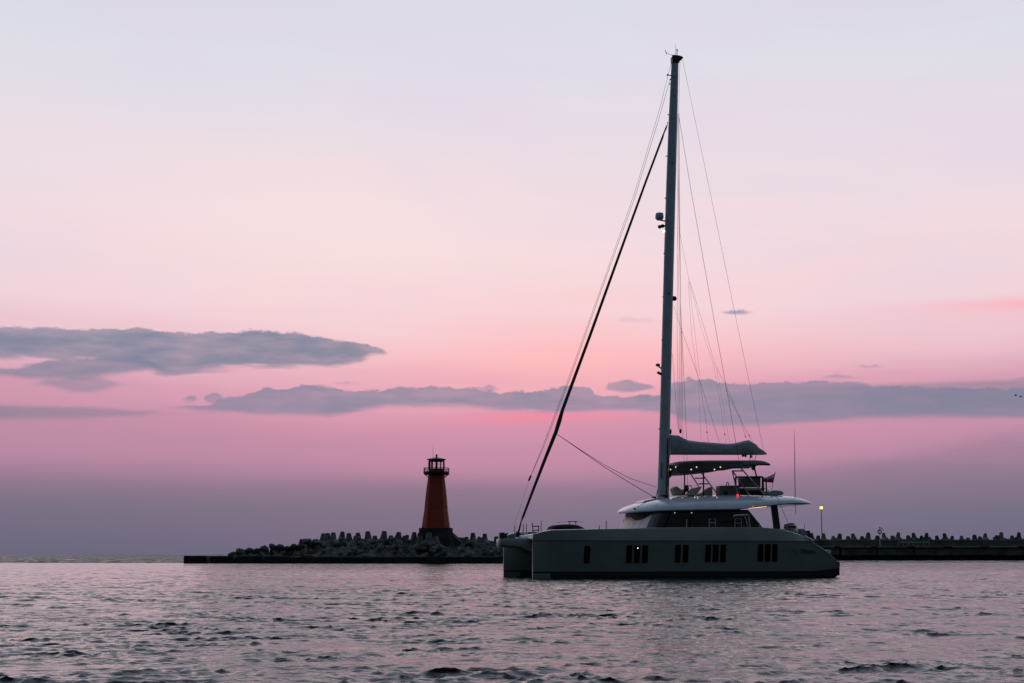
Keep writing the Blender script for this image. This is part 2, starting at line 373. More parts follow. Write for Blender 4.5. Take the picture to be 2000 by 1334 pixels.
# ------------------------------------------------------------------ the catamaran: local x = forward, y = port (towards the camera), z = up
AL = R(13); Fd = Vector((-math.cos(AL), -math.sin(AL), 0)); Wd = Vector((math.sin(AL), -math.cos(AL), 0))
d0 = ray(1040, 1130); stem = CAM+d0*(-1.4/d0.z); LH = 9.65; HC = 3.89
O = stem-Fd*LH-Wd*HC; O.z = 0
BRZ = math.atan2(Fd.y, Fd.x)
def bp(px, py, w=0.):                # local (l, z) of the point seen at that pixel on the lengthwise plane w
    d = ray(px, py); q = Wd.dot(CAM-O); k = Wd.dot(d)
    P = CAM+d*((w-q)/k); v = P-O
    return v.dot(Fd), P.z
def b3(px, py, w=0.):
    l, z = bp(px, py, w); return (l, w, z)
boat = empty('sailing_catamaran', O, BRZ, 'large silver grey sailing catamaran with tall bare mast and lit flybridge, motoring past the breakwater', 'catamaran')
def interp(pts, x): 
    pts = sorted(pts); return float(np.interp(x, [p[0] for p in pts], [p[1] for p in pts]))
# deck height along the hull, read off the sheer
sheer = [bp(x, y, 4.75) for x, y in ((1062,1038),(1078,1034.5),(1150,1033),(1200,1031.8),(1280,1030.5),(1370,1029.5),(1440,1029.5),(1494,1030),(1524,1033),(1550,1039),(1572,1047),(1589,1057.5),(1596,1063),(1617,1076),(1634,1091),(1639.5,1099))]
sheer += [(9.65, bp(1044, 1043, 3.95)[1]), (9.3, bp(1050, 1040.5, 4.1)[1])]
ZC = bp(1250, 1057, 4.85)[1]
def hull(side):
    cw = HC*side
    ls = [9.65, 9.62, 9.5, 9.2, 8.6, 7.6, 6.2, 4.6, 3, 1.4, 0, -1.5, -3, -4.5, -5.6, -6.4, -7, -7.5, -7.9, -8.3, -8.7, -9.0, -9.25, -9.42, -9.5]
    rings = []; mats = []
    for l in ls:
        f = (9.65-l)/19.3
        e = max(0., min(1., (9.65-l)/5.5))
        hd = .1+.9*(1-(1-e)**2.4)**.8 if l < 9.64 else .07
        hw = .05+.62*(1-(1-max(0, min(1, (9.65-l)/7.5)))**2)
        aft = max(0., min(1., (-6.5-l)/3.1)); hd *= 1-.13*aft**2; hw *= 1+.15*aft
        zd = interp(sheer, l); zc = min(ZC, zd-.18) if l > -9 else zd-.2
        lift = .0 if l > -7.5 else .45*((-7.5-l)/2.)**1.5
        ls_ = l-.12*max(0, (1-e))*0
        zk = -.7+lift*1.4+(.4*max(0, (l-8.8)/.85))
        out = [(0, zk), (hw*.7, zk+.22), (hw, .0+lift*.3), (hw+.02, .30+lift*.4), (hw+.03, .40+lift*.4), (hw+(hd-hw)*.78, max(.9+lift, zc-.35) if zc > 1.2 else max(.55+lift, zc-.2)), (hd-.05, zc), (hd, zc+.04), (hd-.15*e, max(zd-.12, zc+.05)), (hd-.19*e, max(zd-.03, zc+.07)), (hd-.12-.16*e, zd), (hd*.3, zd+.01)]
        if l < -9: out = [(a, min(z_, zd)) for a, z_ in out]
        sec = out+[(-a, z_) for a, z_ in out[::-1][:-1]]
        sh = .09 if l > 9.4 else 0
        rings.append([(l-(sh*max(0, z_-zd+.5) if l > 9.4 else 0), cw+a, z_) for a, z_ in sec])
    mbx = MB(); mbx.rings(rings)
    n = len(rings[0]); 
    for fi, f in enumerate(mbx.f[:-2]):
        z_ = [mbx.v[i][2] for i in f]; k = fi % n; seg = fi//n; l = ls[seg]
        kk = k if k < 12 else n-1-k
        if kk == 3: mbx.mi[fi] = 1
        elif kk < 3 and l < 8.7: mbx.mi[fi] = 1
    return mbx.build('hull', [M['hull'], M['antifoul']], boat, smooth=32)
hull_p = hull(1); hull_s = hull(-1)
# bridge deck between the hulls and the long nose that carries the forestay
mb = MB(); rg = []
zt = interp(sheer, 0)
for l, zb, zt_, hw in ((4.9, 2.35, 2.75, 3.2), (4.2, 1.6, 2.9, 3.3), (3, 1.2, 2.95, 3.3), (0, 1.1, 2.95, 3.3), (-4, 1.05, 2.95, 3.3), (-6.4, 1.1, 2.75, 3.3), (-7, 1.3, 1.9, 3.3)):
    rg.append([(l, -hw, zb), (l, hw, zb), (l, hw, zt_), (l, -hw, zt_)])
mb.rings(rg); mb.build('bridge_deck', M['hull'], boat)
tipt = bp(975.5, 1052, .45); tipb = bp(975.5, 1067, .45); low = bp(1040, 1083, .8)
mb = MB()
rg = []
for l, zb, z1, hw in ((tipt[0], tipb[1], tipt[1]-.03, .42), (tipt[0]-.06, tipb[1]-.04, tipt[1], .5), (9.6, tipb[1]-.12, tipt[1]+.02, .62), (min(9.3, low[0]), low[1]-.02, tipt[1]+.02, .75), (6, 1.45, 2.7, 1.1), (4.6, 1.25, 2.8, 1.3)):
    rg.append([(l, -hw*.7, zb), (l, hw*.7, zb), (l, hw, zb+.12), (l, hw, z1-.1), (l, hw*.86, z1), (l, -hw*.86, z1), (l, -hw, z1-.1), (l, -hw, zb+.12)])
mb.rings(rg); mb.build('nose_beam', M['hull'], boat, smooth=40)
# white sloping nose fairing (seen as a bright wedge ahead of the near bow)
a = bp(1010, 1048.5, .2); b_ = bp(1052, 1041.5, .2); c_ = bp(1052, 1050, .9); 
mb = MB()
rg = []
for k in range(7):
    u = k/6; l = a[0]+(b_[0]-a[0])*u; zz = a[1]+(b_[1]-a[1])*u; hw = .25+.85*u
    rg.append([(l, hw, zz-.10-.18*u), (l, hw*.6, zz-.02), (l, 0, zz+.03), (l, -hw*.6, zz-.02), (l, -hw, zz-.10-.18*u)])
mb.rings(rg); mb.build('fairing', M['white'], boat, smooth=50)
mb = MB(); mb.tube([(9.05, -3.8, 2.2), (9.05, -1.9, 2.33), (9.05, 0, 2.36), (9.05, 1.9, 2.33), (9.05, 3.8, 2.2)], .13, 10); mb.build('crossbeam', M['hull'], boat, smooth=60)
for s_ in (1, -1):
    mb = MB(); mb.box((4.8, .9 if s_ > 0 else -3.1, 2.5), (8.9, 3.1 if s_ > 0 else -.9, 2.53)); mb.build('trampoline', M['rope'], boat)
# hull windows
wins = [(1142.5,1154,1066,1100.5)]+[(x, x+w_, 1065, 1099.5) for x, w_ in ((1223.5,11.5),(1239,11.5),(1254.5,11.5))]+[(1318.5,1330,1064,1098.5),(1334,1345,1064,1098.5)]+\
       [(1377.5,1389,1063.5,1098),(1392,1404,1063.5,1098),(1406.8,1418.3,1063.5,1098)]+[(1480,1491.5,1062.5,1097),(1494,1505.5,1062.5,1097),(1508,1519,1062.5,1097)]
from mathutils.bvhtree import BVHTree
bv = BVHTree.FromPolygons([v.co for v in hull_p.data.vertices], [p.vertices for p in hull_p.data.polygons])
def hull_w(l, z):
    h = bv.ray_cast(Vector((l, 8, z)), Vector((0, -1, 0)))
    return h[0].y if h[0] else 4.8
def rrect(l0, l1, z0, z1, r, n=4):
    pts = []
    for cx, cz, a0 in ((l1-r, z1-r, 0), (l0+r, z1-r, 90), (l0+r, z0+r, 180), (l1-r, z0+r, 270)):
        for k in range(n+1): a = R(a0+90*k/n); pts.append((cx+r*math.cos(a), cz+r*math.sin(a)))
    return pts
for x0, x1, y0, y1 in wins:
    wl = 4.8
    l0, z0 = bp(x1, y1, wl); l1, z1 = bp(x0, y0, wl)
    def grid(e, off, r_):
        rows = 10; vs = []
        for j in range(rows+1):
            z = z0-e+(z1-z0+2*e)*j/rows; dz_ = min(z-(z0-e), (z1+e)-z); ins = r_-math.sqrt(max(0, r_*r_-(r_-min(dz_, r_))**2))
            for i in range(4):
                l = (l0-e+ins)+(l1-l0+2*e-2*ins)*i/3; vs.append((l, hull_w(l, z)+off, z))
        n_ = len(vs); fs = [(j*4+i, j*4+i+1, j*4+i+5, j*4+i+4) for j in range(rows) for i in range(3)]
        rim = [i for i in range(4)]+[j*4+3 for j in range(1, rows+1)]+[rows*4+i for i in (2,1,0)]+[j*4 for j in range(rows-1, 0, -1)]
        bk_ = [(vs[i][0], vs[i][1]-.06, vs[i][2]) for i in rim]; m_ = len(rim)
        return vs+bk_, fs+[(rim[i], rim[(i+1) % m_], n_+(i+1) % m_, n_+i) for i in range(m_)]
    mb = MB(); mb.add(*grid(.03, .006, .04)); fr = mb.build('window', M['hull'], boat, smooth=30)
    mb = MB(); mb.add(*grid(0, .018, .02)); mb.build('pane', M['hullglass'], fr)
    if x0 == 1239: 
        l, z = bp(1246, 1070.5, 4.85); mb = MB(); mb.sphere((l, hull_w(l, z)+.03, z), .035); mb.build('cabin_light', M['whitelit'], fr)
# stern air scoop and swim rail on the near hull
def patch(pts, mt, name, off=.012, par=boat):
    loc = [bp(x, y, 4.6) for x, y in pts]; mb = MB()
    n = len(loc); mb.add([(l, hull_w(l, z)+off, z) for l, z in loc]+[(l, hull_w(l, z)-.03, z) for l, z in loc], [tuple(range(n))]+[(i, (i+1) % n, (i+1) % n+n, i+n) for i in range(n)])
    return mb.build(name, mt, par)
patch(((1544,1071),(1558,1071.5),(1561,1081),(1556,1083)), M['hull'], 'vent_lip', .05)
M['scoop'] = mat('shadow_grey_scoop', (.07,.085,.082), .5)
patch(((1560,1072),(1588,1075),(1592,1081),(1563,1080.5)), M['scoop'], 'air_scoop', .01)  # flat patch, the shade of the recess is put into its dark colour
mb = MB(); l, z = bp(1618.5, 1077, 4.4); mb.box((l-.12, 4.1, z-.12), (l+.1, 4.5, z+.08)); mb.build('stern_chock', M['white'], boat, bev=.02)
mb = MB(); mb.tube([b3(1572,1047,4.72), b3(1590,1056.5,4.72)], .05, 6); mb.build('rub_rail', M['white'], boat)

# coachroof glass: outline at deck level and at the roof, front rounded
fb = bp(1217, 1031.5, 0); ft = bp(1238, 1003, 0); rear_b = bp(1495, 1031, 3.4); rear_t = bp(1462, 992, 3.3)
def plan(u, f0, hw, depth):            # u 0 at the centre of the front, 1 at the corner
    a = u*math.pi/2; return f0-depth*(1-math.cos(a)**.75 if math.cos(a) > 0 else 1), hw*math.sin(a)**.9
NP = 14
zb_, zt_ = bp(1300, 1031.5, 3.4)[1]-.15, bp(1300, 996, 3.3)[1]+.05
def strip(u0, u1, v0, v1, s_, n=6, off=0.):
    bot, top = [], []
    for k in range(n+1):
        u = u0+(u1-u0)*k/n; v1_ = v1(u) if callable(v1) else v1
        lb, wb = plan(u, fb[0], 3.45, 1.5); lt, wt = plan(u, ft[0], 3.25, 1.4)
        for v, L_ in ((v0(u) if callable(v0) else v0, bot), (v1_, top)):
            L_.append((lb+(lt-lb)*v+off, (wb+(wt-wb)*v+off)*s_, zb_+(zt_-zb_)*v))
    return bot, top
def skin(bot, top, name, mt, par=None, th=.05):
    n = len(bot); mb = MB(); inn = [(p[0]-th*.7, p[1]*.985, p[2]) for p in bot+top]
    vs = bot+top+inn; m2 = 2*n
    fs = [(i, i+1, n+i+1, n+i) for i in range(n-1)]+[(m2+i, m2+n+i, m2+n+i+1, m2+i+1) for i in range(n-1)]
    fs += [(i, m2+i, m2+i+1, i+1) for i in range(n-1)]+[(n+i, n+i+1, m2+n+i+1, m2+n+i) for i in range(n-1)]+[(0, n, m2+n, m2), (n-1, m2+n-1, m2+2*n-1, 2*n-1)]
    mb.add(vs, fs); return mb.build(name, mt, par or boat, smooth=50)
vsp = lambda u: min(.8, .5+.3*((u-.28)/.33)**2)
for s_ in (1, -1):
    for u0, u1 in ((0.0, .2), (.21, .4), (.41, .6)):
        b1, t1 = strip(u0, u1, 0, vsp, s_); skin(b1, t1, 'windscreen_pane', M['shade'])
        b1, t1 = strip(u0, u1, vsp, 1, s_, off=.01); skin(b1, t1, 'visor_strip', M['black'])
    b1, t1 = strip(.605, .82, 0, 1, s_, 8, off=.015); skin(b1, t1, 'corner_post', M['slate'])
    b1, t1 = strip(.825, .99, 0, 1, s_, 6, off=.015); skin(b1, t1, 'corner_window', M['glass'])
    # side panes: straight run aft from the corner
    l0b, _w = plan(1, fb[0], 3.45, 1.5); l0t, _w = plan(1, ft[0], 3.25, 1.4)
    NS = 4
    for k in range(NS):
        u0, u1 = k/NS+.004, (k+1)/NS-.004
        f = lambda u, v: ((l0b+(rear_b[0]-l0b)*u)*(1-v)+(l0t+(rear_t[0]-l0t)*u)*v, (3.45+(3.25-3.45)*v)*s_, zb_+(zt_-zb_)*v)
        skin([f(u0+(u1-u0)*j/3, 0) for j in range(4)], [f(u0+(u1-u0)*j/3, 1) for j in range(4)], 'side_window', M['glass'])
mb = MB(); mb.add([(rear_b[0]+.1, -3.35, zb_), (rear_b[0]+.1, 3.35, zb_), (rear_t[0]+.1, 3.2, zt_), (rear_t[0]+.1, -3.2, zt_)], [(0,1,2,3)]); mb.build('cockpit_door', M['glass'], boat)
mb = MB(); rg = []                       # dark cabin body behind the glass
for v in (0, 1):
    ring = []
    for s_, us in ((1, [k/10 for k in range(11)]), (-1, [k/10 for k in range(10, -1, -1)])):
        seq = []
        for u in us:
            l, w = (plan(u, fb[0]-.3, 3.2, 1.5) if v == 0 else plan(u, ft[0]-.3, 3.0, 1.4)); seq.append((l, w*s_, zb_ if v == 0 else zt_))
        if s_ == 1: ring += seq+[((rear_b if v == 0 else rear_t)[0]+.25, 3.1, seq[0][2]), ((rear_b if v == 0 else rear_t)[0]+.25, -3.1, seq[0][2])]
        else: ring += seq
    rg.append(ring)
mb.rings(rg); mb.build('cabin_wall', M['black'], boat)

# roof, a long lens with raised flybridge deck
topc = [bp(x, y, 0) for x, y in ((1206,1000.5),(1214,996.5),(1225,990),(1240,985),(1252,981.3),(1277,975.5),(1310,971),(1350,968),(1400,967),(1440,967.5),(1500,969),(1520,970.5),(1535,974.5),(1542,979),(1545,982))]
botc = [bp(x, y, 3.5) for x, y in ((1240,999.5),(1300,997.5),(1400,996),(1440,995.5),(1462,992.5),(1500,988.5),(1520,986),(1545,984))]+[(topc[0][0], topc[0][1]-.04)]
lf, la = topc[0][0]-.1, topc[-1][0]
mb = MB(); rg = []
for k in range(41):
    u = k/40; u2 = (1-math.cos(u*math.pi))/2 if True else u
    l = lf+(la-lf)*u2
    zt1, zb1 = interp(topc, l), interp(botc, l)
    f = min(1, (lf-l)/2.8); hw = 3.75*(1-(1-f)**2)**.62 + .02
    fa = min(1, (l-la)/1.2); hw *= .8+.2*(1-(1-fa)**2)**.5
    if k == 40: hw *= .98
    h = max(zt1-zb1, .03); ring = []
    for j in range(-9, 10):
        a = j/9; ww = math.sin(a*math.pi/2)*1.0
        ring.append((l, hw*ww, zb1+.05+(h-.05)*(1-abs(ww)**3.2)**.62))
    ring += [(l, -hw*.985, zb1), (l, -hw*.5, zb1-.02), (l, 0, zb1-.02), (l, hw*.5, zb1-.02), (l, hw*.985, zb1)][::-1]
    rg.append(ring)
mb.rings(rg); roof = mb.build('roof', M['white'], boat, smooth=45)
bvr = BVHTree.FromPolygons([v.co for v in roof.data.vertices], [p.vertices for p in roof.data.polygons])
def roof_z(l, w):
    h = bvr.ray_cast(Vector((l, w, 20)), Vector((0,0,-1))); return h[0].z if h[0] else 4.8
def on_side(px, py):                     # where the sight line meets the roof skin, in boat coordinates
    d = ray(px, py); dl = Vector((d.dot(Fd), d.dot(Wd), d.z)); o = Vector(((CAM-O).dot(Fd), (CAM-O).dot(Wd), CAM.z))
    h = bvr.ray_cast(o, dl.normalized()); return h[0], h[1]
pts = []
for x, y in ((1240,996),(1246,990),(1254,984.5),(1262,981),(1272,978.2),(1282,976)):
    h, nrm = on_side(x, y)
    if h: pts.append(h+nrm*.005)
if len(pts) > 2: mb = MB(); mb.tube(pts, .018, 5); mb.build('roof_seam', M['black'], roof)
h, nrm = on_side(1240, 994.5)
if h: mb = MB(); mb.sphere(h+nrm*.03, .07); mb.build('fairlead', M['black'], roof)
pts = []
for x, y in ((1514,970.5),(1519,972.5),(1521,976),(1521.5,982)):
    h, nrm = on_side(x, y)
    if h: pts.append(h+nrm*.004)
if len(pts) > 2: mb = MB(); mb.tube(pts, .02, 5); mb.build('roof_seam', M['black'], roof)
# low front hatch on the roof
mb = MB(); p0, p1 = bp(1248, 980.5, 0), bp(1290, 972, 0)
mb.prism([(p0[0], p0[1]-.05), (p0[0]-.1, p0[1]+.06), (p1[0], p1[1]+.05), (p1[0], p1[1]-.12)], -.8, .8); mb.build('roof_hatch', M['white'], roof, bev=.02)
for x, y in ((1357,971.5),(1362.5,973),(1400,971.5)):
    h, nrm = on_side(x, y)
    if h: mb = MB(); mb.sphere(h+nrm*.01, .018, 8, 5); mb.build('side_spotlight', M['whitelit'], roof)
h, nrm = on_side(1439.5, 969.3); hp = h if h else Vector(b3(1439.5, 968, 3.3))
mb = MB(); mb.tube([hp+Vector((0,.02,-.05)), hp+Vector((0,.03,.12))], .09, 8); mb.build('light_housing', M['black'], roof)
mb = MB(); mb.sphere(hp+Vector((0,.08,.05)), .085, 10, 8); mb.build('port_navigation_light', M['redlit'], roof)
# aft roof pillars and warm strip under the overhang
for s_ in (1, -1):
    q = [bp(1507, 985, 3.2), bp(1518, 984, 3.2), bp(1524.5, 1033, 3.2), bp(1513, 1033, 3.2)]
    mb = MB(); mb.prism(q, 3.1*s_-.12, 3.1*s_+.12); mb.build('roof_pillar', M['antifoul'], boat, bev=.02)
mb = MB(); mb.tube([b3(1465,991.8,3.35), b3(1482,990.2,3.35), b3(1497,988.6,3.35)], .028, 6); mb.build('strip_light', M['warm'], roof)
for x, y in ((1463.5,992.3),(1470.5,989.5)):
    mb = MB(); mb.sphere(b3(x, y, 3.72 if y < 990 else 3.4), .045); mb.build('ceiling_light', M['spot'], roof)
for x, y in ((1318,1001.5),(1351,1001.5)):  # stand for the cabin's ceiling lights, set outside the opaque glass
    mb = MB(); mb.sphere(b3(x, y, 3.42), .025); mb.build('ceiling_light', M['spot'], roof)
# cockpit furniture behind the glass line: steps up to the flybridge and table
mb = MB()
for k in range(6): mb.box((-4.75-.28*k, -1.6, 2.9+.3*k), (-4.5-.28*k, -.8, 2.95+.3*k))
# stanchions and gates on the near side deck
def post(px, y0, y1, w, r=.022, mt='steel', name='stanchion'):
    mb = MB(); mb.tube([b3(px, y1, w), b3(px, y0, w)], r, 6); return mb.build(name, M[mt], boat)
for x, y0, y1, w in ((1341.5,1014,1031,4.6),(1170.5,1026,1033,4.5),(1184,1017,1033,4.5),(1005.5,1027,1049,-.3),(1022,1024,1046,0),(1028,1023,1046,-1.5),(1057,1018,1040,-3.4),(1266,1028,1031,4.6)): post(x, y0, y1, w, .03)
def gate(x0, x1, y0, y1, ym, w, name='boarding_gate', mt='steel', r=.026):
    mb = MB()
    mb.tube([b3(x0, y1, w), b3(x0, y0, w), b3(x1, y0, w), b3(x1, y1, w)], r, 6)
    for y in ym: mb.tube([b3(x0, y, w), b3(x1, y, w)], r*.8, 6)
    return mb.build(name, M[mt], boat)
gate(1385.5,1397.5,1013.5,1031,[1021],4.6); gate(1435.5,1448,1013,1031,[1022],4.6)
mb = MB()
mb.tube([b3(1432,1009,4.4), b3(1436,1007,4.4), b3(1461,1006,4.4)], .05); mb.tube([b3(1461,1004,4.4), b3(1465,1031,4.4)], .05); mb.tube([b3(1455,1008,4.4), b3(1461,1030,4.4)], .035)
mb.build('deck_ladder', M['steel'], boat)
post(1483, 1021, 1031, 4.5)
# bow: pulpits, dark covered tender hump, rails on the far bow
mb = MB()
mb.tube([b3(1041,1044,-3.2), b3(1040,1021,-3.2)], .03); mb.tube([b3(1052,1040,-3.2), b3(1052,1028,-3.2)], .03)
mb.tube([b3(1040,1028,-3.2), b3(1053,1027.5,-3.2)], .035); mb.tube([b3(1040,1036,-3.2), b3(1053,1035,-3.2)], .03); mb.build('bow_pulpit', M['black'], boat)
mb = MB(); rg = []
pr = [(1070,1036),(1076,1029),(1084,1025.8),(1096,1024.6),(1108,1024.6),(1122,1026),(1132,1029.5),(1142,1036)]
for i, (x, y) in enumerate(pr):
    l, z = bp(x, y, 1.8); zz = bp(x, 1038, 1.8)[1]; hw = 1.25*math.sin(math.pi*(i+.5)/8)**.4
    rg.append([(l, 1.8-hw, zz-.1), (l, 1.8-hw*.95, (z+zz)/2), (l, 1.8-hw*.6, z), (l, 1.8+hw*.6, z), (l, 1.8+hw*.95, (z+zz)/2), (l, 1.8+hw, zz-.1)])
mb.rings(rg); mb.build('foredeck_cover', M['cover'], boat, smooth=60)
mb = MB(); mb.tube([b3(1109,1018.5,1.2), b3(1127,1018.5,1.2)], .035); mb.tube([b3(1112,1025,1.2), b3(1112,1018.5,1.2)], .03); mb.tube([b3(1124.5,1026,1.2), b3(1124.5,1018.5,1.2)], .03); mb.tube([b3(1088,1020.5,1.2), b3(1109,1018.5,1.2)], .01, 4); mb.tube([b3(1127,1018.5,1.2), b3(1140,1020,1.2)], .01, 4); mb.build('hoop_rail', M['steel'], boat)
mb = MB(); mb.box(b3(985,1052,.2)[:1]+(-.15, tipt[1]-.02), (b3(976,1052,.2)[0], .25, tipt[1]+.38)); mb.build('anchor_windlass', M['black'], boat, bev=.04)
mb = MB(); mb.tube([b3(986,1041,0), b3(991,1050,0)], .05); mb.tube([b3(985,1047,0), b3(992,1041.5,0)], .05); mb.tube([b3(990,1047,0), b3(983,1051,0)], .05); mb.build('anchor', M['black'], boat)
mb = MB(); mb.box((bp(1040,1046,-2)[0], -3, 2.6), (bp(1024,1046,-2)[0], -1, 2.78)); mb.build('folded_cover', M['black'], boat, bev=.05)

# ------------------------------------------------------------------ rig
mast_path = [(1295.2,972,23.5),(1297,900,21.5),(1299.5,800,20.5),(1303.3,640,20),(1307.3,480,19.6),(1310.7,360,19),(1314.5,240,17.5),(1317.6,150,14.8),(1318.6,112,13.6)]
mb = MB(); rg = []
for x, y, wpx in mast_path:
    l, z = bp(x, y, 0); a = wpx/2*(bp(x, y, 0)[0]-bp(x+1, y, 0)[0]); b1 = a*.62
    rg.append([(l+a*math.cos(q)*(1 if math.cos(q) > 0 else .96), b1*math.sin(q), z) for q in [2*math.pi*k/20 for k in range(20)]])
mb.rings(rg); mast = mb.build('mast', M['mast'], boat, smooth=50)
mb = MB(); mb.tube([b3(1304.5,856,.24), b3(1301.8,985-12,.24)], .035, 5); mb.tube([b3(1293,903,.26), b3(1291.5,935,.26)], .03, 5); mb.build('luff_track', M['black'], mast)
mb = MB(); mb.box(b3(1302,975,0)[:1]+(-.4, bp(1302,975)[1]-.02), (bp(1292,975)[0]+.1, .4, bp(1302,975)[1]+.25)); mb.build('mast_base_winch', M['black'], mast, bev=.03)
# masthead gear
mb = MB(); mb.prism([bp(x, y) for x, y in ((1311,113),(1314,108.5),(1324,109.5),(1331,111.5),(1333,114),(1331,117),(1327,119),(1325,124),(1312,124))], -.16, .16); mb.build('masthead_crane', M['black'], mast)
mb = MB(); mb.tube([b3(1322.5,110), b3(1322.5,98)], .025); mb.sphere(b3(1322.5,97.5), .06); mb.build('anchor_light', M['black'], mast)
mb = MB(); mb.tube([b3(1319.5,109), b3(1319.5,86)], [.016, .006]); mb.build('vhf_antenna', M['black'], mast)
mb = MB(); mb.tube([b3(1317,110), b3(1307,105.5), b3(1301.5,103)], .014, 5); mb.tube([b3(1302,106), b3(1299,97.5)], .022, 4); mb.tube([b3(1313,109), b3(1318,109.5)], .07); mb.build('wind_vane', M['black'], mast)
mb = MB(); mb.tube([b3(1313,148,.1), b3(1305,146.5,.1)], .035); mb.sphere(b3(1304,146.5,.1), .07); mb.build('mast_light', M['black'], mast)
for x, y in ((1309,155),(1308,164),(1305,224),(1303.5,240),(1301.5,305),(1299.5,387),(1297,495),(1295,580),(1293,664),(1287.5,838)):
    mb = MB(); mb.sphere(b3(x, y), .05, 6, 4); mb.build('halyard_block', M['black'], mast)
# radar dome on its bracket, camera and lamps
mb = MB(); c0 = b3(1288, 422); rg = []
for y, r_ in ((430,.17),(426.5,.27),(424,.28),(419,.26),(416.5,.24),(415.5,.12)):
    l, z = bp(1288, y); rg.append([(l+r_*math.cos(q), r_*math.sin(q), z) for q in [2*math.pi*k/14 for k in range(14)]])
mb.rings(rg); mb.build('radar_dome', M['mast'], mast, smooth=40)
mb = MB(); mb.tube([b3(1286,427), b3(1292,430.5), b3(1300,432)], .05); mb.build('radar_bracket', M['black'], mast)
mb = MB(); mb.sphere(b3(1288.5,443), .13); mb.sphere(b3(1294,441.5), .13); mb.tube([b3(1289,443), b3(1300,441)], .06); mb.build('deck_camera', M['black'], mast)
mb = MB(); mb.sphere(b3(1296,451.5), .07); mb.build('steaming_light', M['whitelit'], mast)
mb = MB(); mb.sphere(b3(1317,583), .17, sc_=(1,.8,1)); mb.build('speaker_horn', M['black'], mast)
mb = MB(); mb.sphere(b3(1285,713), .12, sc_=(1.3,1,.9)); mb.tube([b3(1286,715), b3(1293,721)], .05); mb.build('deck_floodlight', M['black'], mast)
mb = MB(); mb.tube([b3(1284,727), b3(1292,731)], .09); mb.build('deck_floodlight', M['black'], mast)
for x, y in ((1307,583-10),(1318,150),(1317,187),(1313.5,317)): mb = MB(); mb.sphere(b3(x, y, .28), .05, 6, 4, (1,.5,1.6)); mb.build('mast_fitting', M['black'], mast)
# lines
def rope(name, pts, r=.009, m='rope', par=None, n=4):
    mb = MB(); mb.tube([b3(*p) for p in pts], r, n, cap=False); return mb.build(name, M[m], par or boat)
mb = MB(); fs = [(1303.5,243,.03),(1300.5,251,.06),(1297,259,.045),(1294,268,.07),(1260.5,357,.075),(1208.5,500,.085),(1152.5,655,.095),(1098.5,801,.11),(1092.5,822,.14),(1086,843,.125),(1062,903,.105),(1037,968,.085),(1022,1008,.075),(1018,1018,.04),(1012.5,1040,.07)]
for i in range(1): mb.tube([b3(x, y, 0) for x, y, r_ in fs], [r_ for x, y, r_ in fs], 8)
mb.build('furled_jib', M['carbon'], boat, smooth=60)
mb = MB(); mb.tube([b3(1013,1040,0), b3(1008,1049,0)], .16, 8); mb.build('furling_drum', M['black'], boat)
rope('forestay', [(1312,118,0),(1290,207,0),(1240,375,0),(1180,545,0),(1110,740,0),(1060,872,0),(1036,931,0)], .010)
rope('forestay', [(1309,155,.1),(1285,238,.1),(1240,385,.1),(1180,552,.1),(1112,742,.1),(1062,873,.1),(1036,931,0)], .012)
mb = MB(); mb.tube([b3(1037,929), b3(1032.5,939)], .06); mb.build('furler_swivel', M['black'], boat)
rope('tack_line', [(1032.5,939,0),(1018,985,0),(1003,1030,0),(999,1052,0)], .006, 'lightrope')
rope('jib_sheet', [(1088,848,0),(1130,877,.5),(1180,912,1.2),(1230,943,2),(1276,970,2.6)], .018)
rope('jib_sheet', [(1088,848,0),(1130,876,-.5),(1180,908,-1.2),(1230,934,-2),(1282,952,-2.6)], .016)
mb = MB(); mb.sphere(b3(1277.5,971.5,2.4), .09, sc_=(2,1,.7)); mb.build('sheet_block', M['black'], boat)
rope('cap_shroud', [(1325,222,.5),(1351,380,1.6),(1400,655,3.2),(1422,776,3.9),(1444,905,4.4)], .0125)
rope('cap_shroud', [(1326,222,-.3),(1329,588,-2),(1341,856,-3.2),(1343,968,-3.6)], .012)
rope('topping_lift', [(1333,117,0),(1388,380,0),(1441,640,0),(1492,882,0)], .009)
rope('halyard', [(1328,120,0),(1325.5,222,0),(1325,380,0),(1322.6,640,0),(1325,838,0)], .009)
rope('halyard', [(1324,225,0),(1323,450,0),(1327.5,640,0),(1327,845,0)], .008)
rope('halyard', [(1325,330,.1),(1327,454,.1),(1329,588,.1),(1330.4,700,.1),(1330,843,.1)], .012)
rope('halyard', [(1331,640,.2),(1334,852,.2),(1336,905,.2)], .009)
rope('halyard', [(1313,690,0),(1324.5,837,0)], .009)
rope('halyard', [(1316,598,0),(1331,644,0)], .008)
L_ = 'lazy_jack'
rope(L_, [(1326,445,0),(1346,548,0)], .007); rope(L_, [(1344,550,0),(1351,655,0),(1364.5,749,0),(1369,858,0)], .006, 'lightrope')
rope(L_, [(1347,548,0),(1377,645,0),(1397,713,0)], .007); rope(L_, [(1346,548,0),(1356,640,0),(1367,735,0)], .006)
rope(L_, [(1331,644,0),(1366,741,0),(1405,864,0)], .009); rope(L_, [(1366,741,0),(1377,810,0),(1384,864,0)], .008)
rope(L_, [(1347,552,0),(1370,642,0),(1394,714,0),(1404,770,0),(1418,865,0)], .006, 'lightrope')
rope(L_, [(1397,713,0),(1417,752,0),(1444,813,0),(1457,855,0)], .008); rope(L_, [(1417,761,0),(1454,835,0),(1473,868,0)], .008)
rope(L_, [(1400,720,0),(1425,865,0)], .005, 'lightrope')
for x, y in ((1380.5,844),(1415.5,848),(1456,852.5),(1463.5,851)): mb = MB(); mb.sphere(b3(x, y), .05, 6, 4); mb.build('block', M['black'], boat)
rope('shroud_tail', [(1285,953,0),(1281,971,0)], .02)
